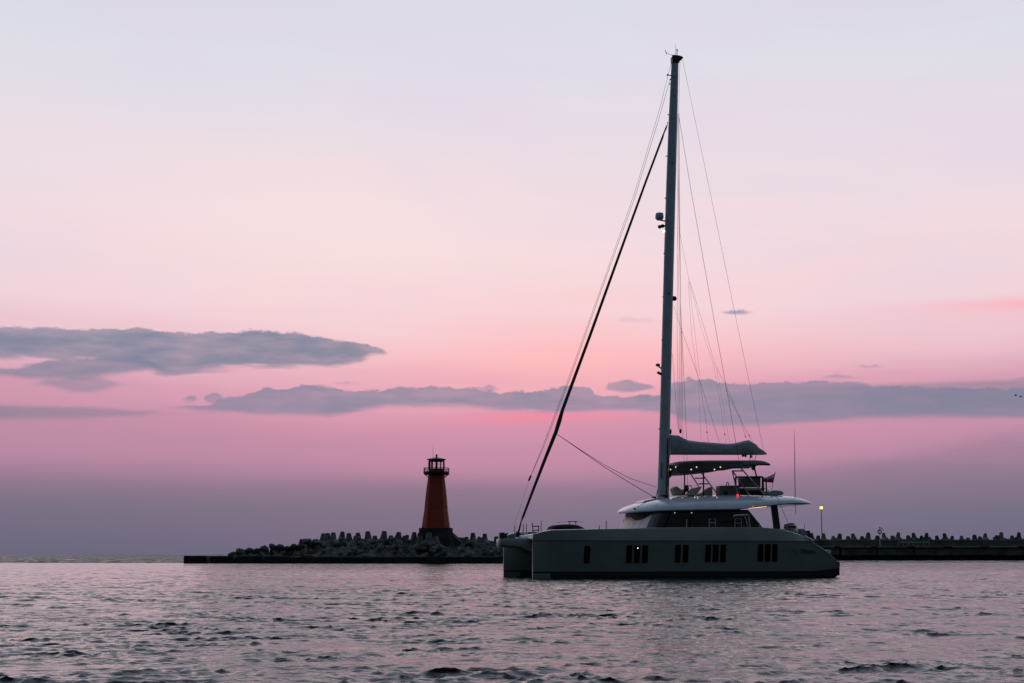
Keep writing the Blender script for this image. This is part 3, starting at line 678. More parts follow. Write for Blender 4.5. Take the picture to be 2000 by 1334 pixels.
rope('gooseneck_line', [(1308,887,.2),(1305.5,905,.2)], .03); rope('gooseneck_line', [(1307,930,.2),(1305,950,.2)], .03)
mb = MB(); mb.sphere(b3(1329,842), .11, sc_=(.8,.8,1.5)); mb.build('halyard_block', M['black'], boat)
mb = MB(); mb.sphere(b3(1309.5,843), .12, sc_=(.7,.7,1.6)); mb.build('gooseneck', M['black'], mast)
mb = MB(); mb.sphere(b3(1306.5,926), .16, sc_=(1.2,1,1.6)); mb.build('mast_winch', M['black'], mast)
# boom with the sail flaked into its cover
tp = [(1309,849),(1318,850),(1326,850.5),(1333,855),(1345,860),(1365,862.5),(1390,864.5),(1420,866.5),(1432,866),(1444,863.5),(1455,860.5),(1463,859.5),(1471,864.5),(1478,868.5),(1480,872.5),(1488,878),(1493,882),(1496,886)]
mb = MB(); rg = []
for i, (x, y) in enumerate(tp):
    l, z1 = bp(x, y, 0); z0 = bp(x, 888, 0)[1]; z0 = min(z0, z1-.05)
    h = z1-z0; hw = .30 if x < 1478 else .18; k2 = .12+.05*math.sin(i*1.9); 
    rg.append([(l, hw*.7, z0), (l, hw*.86, z0+h*.1), (l, hw*(.92+k2*.5), z0+h*.5), (l, hw*(.8-k2*.8), z0+h*.84), (l, hw*.34, z1-.04), (l, 0, z1), (l, -hw*.22, z1-.02), (l, -hw*.7, z0+h*.72), (l, -hw, z0+h*.4), (l, -hw*.9, z0+h*.15), (l, -hw*.5, z0)])
mb.rings(rg); sail = mb.build('sail_cover', M['canvas'], boat, smooth=24)
for x0, y0, x1, y1 in ((1312,880,1336,864),(1316,852,1334,866)): mb = MB(); mb.tube([b3(x0,y0,.27), b3((x0+x1)/2,(y0+y1)/2-1,.33), b3(x1,y1,.24)], .02, 5); mb.build('cover_fold', M['canvas'], sail)
mb = MB(); mb.prism([bp(x, y) for x, y in ((1310,884),(1494,884),(1496,886.5),(1492,888.5),(1310,888.3))], -.18, .18); mb.build('boom', M['mast'], boat, bev=.02)
for x, y in ((1451,889.5),(1456,890),(1466.5,891.5)): mb = MB(); mb.sphere(b3(x, y), .085, sc_=(1,1,1.3)); mb.build('mainsheet_block', M['black'], boat)
rope('mainsheet', [(1466,890,0),(1464,901,0)], .02); rope('mainsheet', [(1477,888,0),(1474,901,0)], .02); rope('mainsheet', [(1470,888,0),(1469,901,0)], .012)

# ------------------------------------------------------------------ flybridge
tpb = [(1307.5,909),(1311,904),(1322,901.8),(1340,900.5),(1380,900),(1440,900),(1468,900),(1479.5,900.5),(1481,904)]
btb = [(1307.5,917),(1320,922.5),(1342,924.5),(1370,923),(1395,920.5),(1425,917),(1450,912),(1468,909.5),(1481,909)]
tpl = [bp(x, y, 0) for x, y in tpb]; btl = [bp(x, y, 1.7) for x, y in btb]
mb = MB(); rg = []
for k in range(22):
    l = tpl[0][0]+(tpl[-1][0]-tpl[0][0])*k/21; z1 = interp(tpl, l); z0 = interp(btl, l); hw = 2.0*min(1, .72+1.2*k/21)
    z0 = min(z0, z1-.08); zs = z0+(z1-z0)*.35+.05
    wob = .02*math.sin(k*1.7)
    rg.append([(l, -hw, zs-.06), (l, -hw*.92, z1-.15), (l, -hw*.5, z1-.03), (l, 0, z1), (l, hw*.5, z1-.03), (l, hw*.92, z1-.15), (l, hw, z0+.08+wob), (l, hw*.92, z0+wob), (l, hw*.5, z0+.05), (l, 0, z0+.1), (l, -hw*.5, z0+.05), (l, -hw*.92, z0)])
mb.rings(rg); bim = mb.build('bimini', M['bim'], boat, smooth=50)
bvb = BVHTree.FromPolygons([v.co for v in bim.data.vertices], [p.vertices for p in bim.data.polygons])
for x, y in ((1309.8,917),(1320,912.3),(1350,917),(1360.5,912.3),(1395.5,917),(1407,912.3)):
    d = ray(x, y); dl = Vector((d.dot(Fd), d.dot(Wd), d.z)).normalized(); o = Vector(((CAM-O).dot(Fd), (CAM-O).dot(Wd), CAM.z)); h = bvb.ray_cast(o, dl)
    p_ = (h[0]-dl*.03) if h[0] else Vector(b3(x, y, 1.9))
    mb = MB(); mb.sphere(p_, .042, 8, 6); mb.build('spotlight', M['spot'], bim)
mb = MB()
for x0, y0, x1, y1 in ((1348,924,1368,955),(1370,924,1402,966),(1357,934,1376,934),(1364,945,1384,945)): mb.tube([b3(x0,y0,1.8), b3(x1,y1,1.8)], .04)
mb.build('bimini_frame', M['steel'], boat)
mb = MB()
for x0, y0, x1, y1 in ((1430,919,1441.5,968),(1431,920,1464,968),(1446,913,1494,967),(1430,920,1452,919.5),(1459,956,1481,955.5)): mb.tube([b3(x0,y0,1.8), b3(x1,y1,1.8)], .045)
mb.build('bimini_frame', M['steel'], boat)
mb = MB(); mb.tube([b3(1337,922,1.8), b3(1337,968,1.8)], .045); mb.build('bimini_post', M['black'], boat)
mb = MB(); mb.tube([b3(1374,924,1.8), b3(1374,968,1.8)], .05); mb.build('bimini_post', M['black'], boat)
mb = MB(); mb.tube([b3(1472,908,1.5), b3(1478,932,1.5)], .05); mb.build('bimini_post', M['black'], boat)
mb = MB(); mb.prism([bp(x, y, 1.5) for x, y in ((1468,908),(1475,908),(1473.5,919),(1469.5,917))], 1.35, 1.6); mb.build('frame_bracket', M['black'], boat)
# sunbeds and cushions with raised backs
def cushion(pts, w0, w1, name='cushion', mt='cushion'):
    mb = MB(); mb.prism([bp(x, y, (w0+w1)/2) for x, y in pts], w0, w1); return mb.build(name, M[mt], boat, bev=.03)
cushion(((1311,955),(1319,950),(1333,960),(1326,968),(1316,968)), .9, 1.5); cushion(((1322,968),(1331,958),(1342,952),(1334,968)), .2, .8)
cushion(((1340,968),(1353,954),(1368,950.5),(1357,968)), 1.2, 1.9); cushion(((1369,968),(1377,957),(1388,951),(1389,968)), .6, 1.2); cushion(((1357,968),(1372,962),(1373,968)), 1.2, 1.8)
mb = MB(); mb.sphere(b3(1341,954,1.2), .17, sc_=(.9,1,1.4)); mb.box(b3(1345,968,1.2)[:1]+(1.0, bp(1345,968)[1]-.1), (bp(1337,968)[0], 1.4, bp(1340,958,1.2)[1])); mb.build('compass_pod', M['black'], boat)
pts = [bp(1347+5*math.cos(a), 955+7*math.sin(a), 1.3) for a in [2*math.pi*k/14 for k in range(15)]]
mb = MB(); mb.tube([(l, 1.3, z) for l, z in pts], .025, 5); mb.build('steering_wheel', M['black'], boat)
mb = MB(); mb.prism([bp(x, y, 1.2) for x, y in ((1401.5,968),(1402,950.5),(1404,949),(1440,948.5),(1441,968))], .85, 1.6); mb.build('wet_bar', M['fly'], boat, bev=.03)
mb = MB(); mb.tube([b3(1419,949.5,1.2), b3(1419,943.5,1.2), b3(1421,942,1.2), b3(1423,943.5,1.2), b3(1423,949.5,1.2)], .035); mb.build('tap', M['steel'], boat)
mb = MB(); mb.sphere(b3(1418,962,1.64), .14, sc_=(1,.4,1)); mb.build('bar_hatch', M['black'], boat)
fr0 = MB()
for x0, y0, x1, y1 in ((1437,932,1437,968),(1437,932,1489,931.5),(1489.5,931,1489,968),(1437,955,1489,955)): fr0.tube([b3(x0,y0,1.2), b3(x1,y1,1.2)], .06, 6)
shel = fr0.build('helm_screen', M['black'], boat)
mb = MB(); mb.prism([bp(x, y, 1.2) for x, y in ((1442,934),(1486,933),(1486,952),(1444,952))], 1.1, 1.16); mb.build('screen_panel', M['fly'], shel)
mb = MB(); mb.prism([bp(x, y, 0) for x, y in ((1438,956),(1488,956),(1488,968),(1438,968))], -.3, .4); mb.build('seat_base', M['black'], boat)
cushion(((1494,968),(1495,960.5),(1502,958.5),(1516,960),(1520,964),(1520,966),(1516,968)), 0, 1.8, 'aft_cushion', 'tender')
mb = MB(); mb.tube([b3(1491,932,1), b3(1492,966,1)], .03); mb.tube([b3(1496,935,1), b3(1497,963,1)], .05); mb.tube([b3(1490,953,1), b3(1502,958,1)], .02); mb.build('aft_rail', M['black'], boat)
# whip antenna carried on a short bracket off the aft roof edge
mb = MB(); mb.tube([b3(1554,1004,2.5), b3(1553.2,980,2.5), b3(1552,889,2.5), b3(1551.3,838,2.5)], [.012,.024,.022,.005], 6); mb.build('whip_antenna', M['black'], boat)
mb = MB(); mb.tube([b3(1541,977.5,2.5), b3(1553,977,2.5)], .02); mb.build('antenna_bracket', M['black'], boat)
rope('davit_line', [(1524,986,2.6),(1539,1020,2.6)], .014, 'rope')
rope('davit_line', [(1508,990,3),(1510,1030,3)], .008, 'lightrope')
# national flag on its staff at the flybridge
fl = empty('flag_on_staff', O+Fd*bp(1508,966,.6)[0]+Wd*.6+Vector((0,0,bp(1508,966,.6)[1])), BRZ, 'small white and red striped flag flying from a leaning staff behind the flybridge', 'flag')
def rel(p, e): return tuple(Vector(p)-Vector(e))
fe = (bp(1508,966,.6)[0], .6, bp(1508,966,.6)[1])
mb = MB(); mb.tube([rel(b3(1506.5,960,.6), fe), rel(b3(1508,951,.6), fe), rel(b3(1514.8,921,.6), fe)], .016); mb.build('staff', M['black'], fl)
for nm, mt, rows in (('white_stripe', 'white_cloth', (0, .5)), ('red_stripe', 'red_cloth', (.5, 1))):
    P0, P1, P2, P3 = (1513.8,923.5), (1491.5,933), (1510,943), (1490.5,941)
    mb = MB(); n = 10; vs = []
    for i in range(n+1):
        u = i/n
        for v in (rows[0], (rows[0]+rows[1])/2, rows[1]):
            x = (P0[0]*(1-u)+P1[0]*u)*(1-v)+(P2[0]*(1-u)+P3[0]*u)*v; y = (P0[1]*(1-u)+P1[1]*u+1.6*math.sin(u*math.pi))*(1-v)+(P2[1]*(1-u)+P3[1]*u)*v
            vs.append(rel(b3(x, y, .6+.07*math.sin(u*8+v*1.5)*min(1, u*3)), fe))
    mb.add(vs, [(i*3+k, i*3+k+1, i*3+k+4, i*3+k+3) for i in range(n) for k in range(2)])
    o = mb.build(nm, M[mt], fl, smooth=80); so = o.modifiers.new('cloth', 'SOLIDIFY'); so.thickness = .006
# tender hung at the stern
te = (bp(1548,1038,1.5)[0], 1.5, bp(1548,1038,1.5)[1])
td = empty('inflatable_tender', O+Fd*te[0]+Wd*te[1]+Vector((0,0,te[2])), BRZ, 'small grey inflatable tender with silver outboard motor stowed across the stern of the catamaran', 'dinghy')
mb = MB(); mb.tube([rel(p, te) for p in ((te[0]-.2, -1.9, te[2]+.0), (te[0]-.2, 1.3, te[2]-.02), (te[0]-.5, 1.95, te[2]-.05))], .22, 10)
mb.tube([rel(p, te) for p in ((te[0]-.75, -1.9, te[2]-.15), (te[0]-.75, 1.3, te[2]-.2), (te[0]-.6, 1.95, te[2]-.15))], .2, 10)
mb.box(rel((te[0]-.75, -1.8, te[2]-.3), te), rel((te[0]-.2, 1.5, te[2]-.05), te)); mb.build('tube_hull', M['tender'], td, smooth=50)
rg = []; mb = MB()
for x, yt, yb, hw in ((1531.5,1026,1031,.12),(1534,1023.5,1034,.2),(1540,1021.8,1036,.24),(1547,1021.3,1036.5,.24),(1552,1023,1035,.22),(1555,1026,1033,.13)):
    l, z1 = bp(x, yt, 2.2); z0 = bp(x, yb, 2.2)[1]; w = 2.2
    rg.append([rel(p, te) for p in ((l, w-hw*.7, z0), (l, w+hw*.7, z0), (l, w+hw, (z0+z1)/2), (l, w+hw*.6, z1), (l, w-hw*.6, z1), (l, w-hw, (z0+z1)/2))])
mb.rings(rg); mot = mb.build('outboard_motor', M['motor'], td, smooth=70)
mb = MB(); mb.box(rel((bp(1551,1030,2.2)[0], 2.0, bp(1551,1031,2.2)[1]), te), rel((bp(1536,1030,2.2)[0], 2.46, bp(1551,1027.5,2.2)[1]), te)); mb.build('motor_stripe', M['black'], mot)
mb = MB(); mb.sphere(rel(b3(1552,1038,2.4), te), .2, sc_=(1.2,1,1)); mb.build('fender_bracket', M['white'], mot)

# ------------------------------------------------------------------ breakwater with the lighthouse (left)
DL = 240.
def wx(px, D): return (px-1000)/FPX*D*1.0/(math.cos(TH)+0*px) * (math.cos(TH)**2+math.sin(TH)*math.tan(TH)*math.cos(TH)) if False else at(px, 1083, D).x
def zz(py, D, px=1000): return at(px, py, D).z
bw = empty('breakwater', (wx(700, DL), DL, 0), 0, 'long low dark stone breakwater carrying the red lighthouse, left of the catamaran', 'breakwater')
def bwl(px, D, z): return (wx(px, D)-wx(700, DL), D-DL, z)
# low footing with an uneven top, in cast lengths
x = 359.
secs = []
while x < 1180:
    w_ = 46+random.random()*10; secs.append((x, x+w_)); x += w_
for i, (a, b1) in enumerate(secs):
    Dn = DL-.5
    z1 = zz(1086 if a < 560 else 1087.5, Dn)+random.uniform(-.05,.05)
    p0 = bwl(a-.1, Dn, -2); p1 = bwl(b1+.1, Dn+2.6, z1)
    mb = MB(); mb.box(p0, p1); mb.build('footing_block', M['footing'], bw, bev=.05)
# rubble core under the tetrapods
mb = MB(); rg = []
def crest(px): return interp([(430,.2),(455,.9),(520,1.5),(600,2.3),(625,2.9),(700,3.3),(800,3.3),(880,3.1),(1180,3.0)], px)
for px in range(440, 1190, 6):
    h = crest(px); n_ = [random.uniform(-.25,.25) for _ in range(5)]
    rg.append([bwl(px, DL+1.2, -1), bwl(px, DL+1.6, .6+n_[0]*.3), bwl(px, DL+3, max(.5, h*.45+n_[1])), bwl(px, DL+5.5, h*.8+n_[2]), bwl(px, DL+8, h+n_[3]*.6-.3), bwl(px, DL+12, h+n_[4]*.6-.2), bwl(px, DL+17, .8), bwl(px, DL+19, -1)])
mb.rings(rg); mb.build('rubble_core', M['rock'], bw)
# tetrapod: four tapering legs
def tetra_mesh(name, mt):
    dirs = [Vector((0,0,1))]+[Vector((math.cos(a)*.943, math.sin(a)*.943, -.333)) for a in (R(90), R(210), R(330))]
    mb = MB()
    for d in dirs:
        ref = Vector((1,0,0)) if abs(d.x) < .8 else Vector((0,1,0)); a = d.cross(ref).normalized(); b = d.cross(a)
        rg = [[d*t_+(a*math.cos(q)+b*math.sin(q))*r_ for q in [2*math.pi*k/10 for k in range(10)]] for t_, r_ in ((-.1,.62),(.35,.58),(1.42,.36),(1.5,.27))]
        mb.rings(rg)
    o = mb.build(name, mt, None, smooth=35); me = o.data; bpy.data.objects.remove(o); return me
tm = [tetra_mesh('tetrapod', M['tetra']), tetra_mesh('tetrapod', M['tetra2'])]
def tet(loc, rot, s, label, group, mi=0):
    o = bpy.data.objects.new('tetrapod', tm[mi]); C.objects.link(o); o.location = loc; o.rotation_euler = rot; o.scale = (s,s,s)
    return tag(o, label, 'tetrapod', group)
def upright(px, py, D, label, group, s=1., lean=.12, mi=0):
    tip = at(px, py, D)
    e = Euler((random.uniform(-lean,lean), random.uniform(-lean,lean), random.uniform(0,6.28)))
    c = tip-(e.to_matrix()@Vector((0,0,1.5*s)))
    return tet(c, e, s, label, group, mi)
ordw = ['first','second','third','fourth','fifth','sixth','seventh','eighth','ninth','tenth','eleventh','twelfth','thirteenth','fourteenth','fifteenth','sixteenth','seventeenth','eighteenth','nineteenth','twentieth','twenty-first','twenty-second','twenty-third','twenty-fourth','twenty-fifth','twenty-sixth','twenty-seventh','twenty-eighth']
skyl = [(809,1039),(790,1046),(779,1039),(764,1045.5),(751,1037),(732,1046),(718,1037.5),(699,1040.5),(681,1041),(669,1038),(651,1040),(640,1041),(632,1041.5),(615,1053),(597,1052),(590,1053)]
for i, (x, y) in enumerate(skyl):
    sz = 'tall' if y < 1043 else 'low'
    upright(x, y, DL+9+random.uniform(-1.5,1.5), f'{sz} upright tetrapod leg on the skyline, {ordw[i]} to the left of the red lighthouse', 'tetrapods on the lighthouse breakwater', random.uniform(.95,1.1))
for i, (x, y) in enumerate([(903,1050),(911,1048.5),(923.5,1040.5),(939,1049.5),(947,1042),(969,1047.5),(981,1041),(1000,1045),(1020,1043),(1045,1046),(1070,1043),(1100,1045),(1130,1044)]):
    sz = 'tall' if y < 1043 else 'low'
    upright(x, y, DL+9+random.uniform(-1.5,1.5), f'{sz} upright tetrapod leg on the skyline, {ordw[i]} to the right of the red lighthouse', 'tetrapods on the lighthouse breakwater', random.uniform(.9,1.05))
for x, y, lb in ((838,1040,'tallest of the pale tetrapods standing in front of the lighthouse plinth'),(820.5,1047.5,'broad pale tetrapod left of the tallest one before the lighthouse plinth'),(852,1047.5,'pale tetrapod right of the tallest one before the lighthouse plinth'),(846,1052,'short tetrapod tucked between the pale ones before the lighthouse plinth')):
    upright(x, y, DL+3.0+random.uniform(-.3,.3), lb, 'tetrapods on the lighthouse breakwater', 1.05, .06)
for k in range(300):
    px = random.uniform(462, 1165)
    if k < 24: px = random.uniform(455, 600)
    u = random.random(); h = crest(px)
    D = DL+1.6+u*8.5; z = .5+(h*1.0-.45)*u**.8+random.uniform(-.25,.25)
    s = random.uniform(.75,1.05)*(1 if px > 600 else .72)
    side_ = 'left' if px < 815 else ('right' if px > 890 else 'front')
    zone = 'low tail end' if px < 610 else 'heap'
    row = 'low' if u < .33 else ('halfway up' if u < .66 else 'high')
    if px < 535: lb = f'small tetrapod tumbled {row} on the outermost left tail of the breakwater'
    elif px < 610: lb = f'small tetrapod tumbled {row} on the rising left tail of the breakwater'
    elif px < 680: lb = f'weathered tetrapod {row} in the left third of the heap left of the lighthouse'
    elif px < 750: lb = f'weathered tetrapod {row} in the middle of the heap left of the lighthouse'
    elif px < 815: lb = f'weathered tetrapod {row} in the heap, just left of the lighthouse plinth'
    elif px < 890: lb = f'weathered tetrapod {row} on the slope below the red lighthouse'
    elif px < 935: lb = f'weathered tetrapod {row} in the heap, just right of the lighthouse plinth'
    elif px < 980: lb = f'weathered tetrapod {row} in the heap, just left of the catamaran bow'
    else: lb = f'weathered tetrapod {row} in the part of the heap hidden behind the catamaran'
    tet((wx(px, D), D, z), (random.uniform(0,6.28), random.uniform(0,3.14), random.uniform(0,6.28)), s, lb, 'tetrapods heaped on the lighthouse breakwater', 0 if random.random() < .65 else 1)
    if k > 205: break
# flat pale rocks low on the slope and boulders at the tail
import bmesh
def rock_mesh(seed):
    r_ = random.Random(seed); b = bmesh.new(); bmesh.ops.create_icosphere(b, subdivisions=2, radius=1)
    ax = [Vector((r_.uniform(-1,1), r_.uniform(-1,1), r_.uniform(-1,1))).normalized() for _ in range(9)]
    for v in b.verts:
        d = v.co.normalized(); k = 1.
        for a in ax: k = min(k, .74/max(.3, d.dot(a)) if d.dot(a) > .3 else 9)
        v.co = d*min(1, k)
    me = bpy.data.meshes.new('boulder'); b.to_mesh(me); b.free(); me.materials.append(M['rock']); return me
rms = [rock_mesh(i) for i in range(5)]
def rock(px, D, z, s, lb, gp):
    o = bpy.data.objects.new('boulder', random.choice(rms)); C.objects.link(o); o.location = (wx(px, D), D, z)
    o.rotation_euler = (random.uniform(-.4,.4), random.uniform(-.4,.4), random.uniform(0,6.28)); o.scale = (s*random.uniform(.9,1.5), s*random.uniform(.8,1.2), s*random.uniform(.5,.8)); tag(o, lb, 'boulder', gp)
for bi, (px, py) in enumerate(((455,1080),(470,1074.5),(486,1071),(500,1072),(515,1067.5),(533,1064),(548,1064.5),(560,1066),(573,1064.5),(585,1065),(598,1053),(606,1058),(617,1056.5))):
    rock(px, DL+5, zz(py+5, DL+5), .85, f'dark boulder on the skyline, {ordw[bi]} from the low left end of the heap', 'boulders along the breakwater tail')
for k in range(70):
    px = random.uniform(470, 1150); wh = 'under the low left tail' if px < 610 else ('left of the red lighthouse' if px < 815 else ('below the red lighthouse' if px < 890 else ('just left of the catamaran bow' if px < 985 else 'hidden behind the catamaran')))
    rock(px, DL+1.4+random.random()*1.2, .45+random.random()*.35, random.uniform(.5,1.0), f'flat dark boulder at the waterside foot of the heap, {wh}', 'boulders at the foot of the tetrapods')

# ------------------------------------------------------------------ lighthouse
DT = DL+8; S_ = DT/FPX/math.cos(TH)*math.cos(TH)
lx = wx(851.3, DT); zb0 = zz(1047, DT)
lh = empty('lighthouse', (lx, DT, zb0-2.2), 0, 'dark red tapering lighthouse with gallery and glazed lantern standing on the breakwater', 'lighthouse')
def lz(py): return zz(py, DT, 851)-(zb0-2.2)
mpp = at(852, 1000, DT).x-at(851, 1000, DT).x
def octa(hw, z, ch=.66):               # square with cut corners
    c = hw*ch; return [(c,-hw,z),(hw,-c,z),(hw,c,z),(c,hw,z),(-c,hw,z),(-hw,c,z),(-hw,-c,z),(-c,-hw,z)]
mb = MB(); mb.rings([octa(w*mpp, lz(y), c) for y, w, c in ((1031.3,27,.66),(1013.8,24.8,.67),(996.5,22.4,.68),(970.7,20.2,.70),(953,18.4,.71),(936,16.2,.73),(928,15.4,.74),(920,15,.74))]); tw = mb.build('tower', M['redtower'], lh)
mb = MB()
for y0, y1, w in ((1031.2,1036,31),):
    pass
for y0, y1, a, b1 in ((1033,1041,31.5,31.5),(1047.0,1033,31.5,31.5)): pass
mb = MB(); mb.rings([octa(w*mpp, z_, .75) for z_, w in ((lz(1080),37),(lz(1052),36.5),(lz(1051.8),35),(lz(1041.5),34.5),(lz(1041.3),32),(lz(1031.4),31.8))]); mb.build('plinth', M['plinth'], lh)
mb = MB(); mb.prism([(p[0]-lx, p[2]-(zb0-2.2)) for p in [at(x, y, DT) for x, y in ((880,1033),(884,1031.5),(886,1036),(893,1044),(897,1050),(904,1058),(880,1070))]], -2, 2) if False else None
# the mound right of the plinth
rg = []; mb = MB()
for x, y, d in ((872,1040,2.2),(884,1040,2.1),(890,1045,1.9),(895,1050,1.6),(902,1056,1.2),(908,1062,.6)):
    xx = (x-851.3)*mpp; z1 = lz(y); z0 = lz(1085)
    rg.append([(xx,-d,z0),(xx,-d,z1-.4),(xx,-d*.6,z1),(xx,d*.6,z1),(xx,d,z1-.4),(xx,d,z0)])
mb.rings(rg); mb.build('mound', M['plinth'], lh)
mb = MB()
mb.rings([octa(w*mpp, lz(y), .66) for y, w in ((928,15.6),(926.5,24),(925,24.6),(921.5,24.6),(921.4,24))]); gal = mb.build('gallery_floor', M['reddark'], lh)
for sx in (-1, 1):
    for sy in (-1, 1): mb = MB(); mb.tube([(sx*14.8*mpp, sy*10*mpp, lz(933)), (sx*22.5*mpp, sy*14*mpp, lz(927))], .06, 5); mb.build('bracket', M['reddark'], gal)
# railing round the gallery
ring = octa(24*mpp, 0, .66)
mb = MB()
for y in (914.5, 917): mb.tube([(x_, y_, lz(y)) for x_, y_, _ in ring]+[(ring[0][0], ring[0][1], lz(y))], .045, 5)
mb.build('handrail', M['reddark'], gal)
for i in range(8):
    a = Vector(ring[i]); b1 = Vector(ring[(i+1) % 8]); n = max(2, int((b1-a).length/.38))
    for k in range(n):
        p_ = a.lerp(b1, k/n); mb = MB(); mb.tube([(p_.x, p_.y, lz(921.5)), (p_.x, p_.y, lz(914.5))], .03, 4); mb.build('baluster', M['reddark'], gal)
mb = MB(); mb.rings([octa(15*mpp, lz(921), .6), octa(15*mpp, lz(916.8), .6)]); mb.build('lantern_wall', M['reddark'], lh)
mb = MB(); mb.rings([octa(15*mpp, lz(901.5), .6), octa(15*mpp, lz(898), .6)]); mb.build('lantern_head', M['reddark'], lh)
lo = octa(14.6*mpp, lz(917), .6); hi2 = octa(14.6*mpp, lz(901.4), .6)
for i in range(8):
    mb = MB(); mb.tube([lo[i], hi2[i]], .1, 6); mb.build('lantern_post', M['reddark'], lh)
for (x_, y_) in ((0,-14.6*mpp),(0,14.6*mpp),(14.6*mpp,0),(-14.6*mpp,0)):
    mb = MB(); mb.box((x_-.12, y_-.1, lz(917)), (x_+.12, y_+.1, lz(901.4))); mb.build('lantern_post', M['reddark'], lh)
for i in range(8):
    a, b1, c1, d1 = lo[i], lo[(i+1) % 8], hi2[(i+1) % 8], hi2[i]
    mb = MB(); mb.add([tuple(Vector(p)*1) for p in (a, b1, c1, d1)], [(0,1,2,3)]); mb.build('lantern_pane', M['clear'], lh)
mb = MB(); mb.tube([(0,0,lz(917)), (0,0,lz(914.5))], .25, 8); mb.build('lens_pedestal', M['reddark'], lh)
mb = MB(); mb.rings([octa(w*mpp, lz(y), .62) for y, w in ((898.2,18),(897.2,18.2),(893.6,3.5),(893.4,3))]); mb.build('lantern_roof', M['reddark'], lh)
mb = MB(); mb.tube([(0,0,lz(894)), (0,0,lz(888.5))], .15, 8); mb.tube([(0,0,lz(888.6)), (0,0,lz(887.8))], .22, 8); mb.build('roof_vent', M['reddark'], lh)
mb = MB(); mb.tube([(-7*mpp,0,lz(897)), (-7*mpp,0,lz(866))], [.035,.015], 5); mb.build('antenna', M['black'], lh)

# ------------------------------------------------------------------ pier with quay wall (right)
DR = 350.
pier = empty('harbour_pier', (wx(1800, DR), DR, 0), 0, 'dark concrete quay wall with fender recesses running off to the right behind the catamaran stern', 'pier')
def pl(px, D, z): return (wx(px, D)-wx(1800, DR), D-DR, z)
zq = zz(1066.5, DR)
edges = [1487+71.3*k for k in range(11)]
for i, a in enumerate(edges):
    # bay between two dark recesses
    x0, x1 = a+14, a+71.3
    mb = MB(); mb.box(pl(x0, DR+.4, zz(1084,DR)), pl(x1, DR+6, zq-.35)); mb.build('wall_panel', M['pier'], pier, bev=.05)
    nfin = 6
    for k in range(nfin):
        xa = x0+(x1-x0)*k/nfin; mb = MB(); mb.box(pl(xa+.6, DR+.55, zz(1084+random.uniform(0,2.5),DR)), pl(xa+(x1-x0)/nfin-.9, DR+.8, zz(1074,DR))); mb.build('wall_plank', M['pier'], pier)
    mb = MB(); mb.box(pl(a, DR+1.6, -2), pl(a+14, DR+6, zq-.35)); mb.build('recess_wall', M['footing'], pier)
    mb = MB(); mb.tube([pl(a+5, DR+1.2, 0), pl(a+5, DR+1.2, zq-.5)], .28, 8); mb.build('fender_pile', M['tyre'], pier)
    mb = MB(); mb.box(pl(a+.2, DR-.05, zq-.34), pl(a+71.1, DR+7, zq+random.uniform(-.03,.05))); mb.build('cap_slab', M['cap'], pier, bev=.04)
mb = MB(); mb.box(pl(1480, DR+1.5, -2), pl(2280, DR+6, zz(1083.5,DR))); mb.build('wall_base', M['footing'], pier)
mb = MB(); mb.box(pl(1480, DR+7.2, 0), pl(2280, DR+8.4, zz(1055,DR))); mb.build('parapet', M['pier'], pier)
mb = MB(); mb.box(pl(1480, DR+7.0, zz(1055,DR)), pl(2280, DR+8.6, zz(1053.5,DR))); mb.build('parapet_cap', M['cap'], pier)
rg = []; mb = MB()
for px in range(1480, 2290, 10):
    rg.append([pl(px, DR+8.5, 0), pl(px, DR+9, zz(1056,DR)+random.uniform(-.3,.2)), pl(px, DR+14, zz(1053.5,DR)+random.uniform(-.3,.2)), pl(px, DR+22, 1), pl(px, DR+24, -2), pl(px, DR+8.5, -2)])
mb.rings(rg); mb.build('rubble_core', M['rock'], pier)
# rail on the quay
rail = MB()
for y in (1058.5,): rail.tube([pl(1755, DR+2, zz(1058.8,DR)), pl(1817, DR+2, zz(1058.8,DR))], .05, 5)
for x in range(1755, 1820, 10): rail.tube([pl(x, DR+2, zq), pl(x, DR+2, zz(1058.8,DR))], .04, 5)
rail.build('railing', M['steel'], pier)
rsk = [(1584.5,1041),(1598,1046),(1608,1041.5),(1627,1046.5),(1640.5,1042),(1656,1047),(1665,1042),(1684,1047),(1696,1040),(1713,1046),(1725.5,1041),(1743,1046),(1755,1039.5),(1773.5,1045.5),(1783.5,1040.5),(1800,1046),(1810,1040.5),(1829,1046),(1844,1041.5),(1860,1046.5),(1878,1046.5),(1891,1050),(1902.5,1044.5),(1914,1047.5),(1924.5,1041.5),(1947,1045.5),(1956,1039.5),(1976.5,1046),(1990,1039.5),(2010,1045),(2026,1040),(2045,1046),(2062,1041),(2085,1045)]
nl = 0
for i, (x, y) in enumerate(rsk):
    sz = 'tall' if y < 1043 else 'low'
    D = DR+11+random.uniform(-1,1)
    if x < 1604: lb = f'{sz} tetrapod leg on the pier skyline, ' + ('just behind the catamaran stern' if i == 0 else 'between the stern and the lit lamp post')
    else:
        nl += 1
        lb = f'{sz} tetrapod leg on the pier skyline, {ordw[nl-1]} to the right of the lit lamp post' if nl <= 28 else 'tetrapod leg on the pier skyline beyond the right end of the view'
    upright(x, y, D, lb, 'tetrapods along the pier skyline', random.uniform(.95,1.25), .17, 1 if random.random() < .5 else 0)
for k in range(80):
    px = random.uniform(1560, 2160); wh = 'beside the lit lamp post' if px < 1650 else ('between lamp post and life ring' if px < 1715 else ('right of the life ring' if px < 1860 else 'near the right end'))
    D = DR+9.5+random.random()*5
    tet((wx(px, D), D, zz(1058,D)+random.uniform(-.7,-.1)), (random.uniform(0,6.28), random.uniform(0,3.14), random.uniform(0,6.28)), random.uniform(.75,1.0), f'dark tetrapod packed low behind the pier parapet, {wh}', 'tetrapods packed behind the pier parapet', 1)
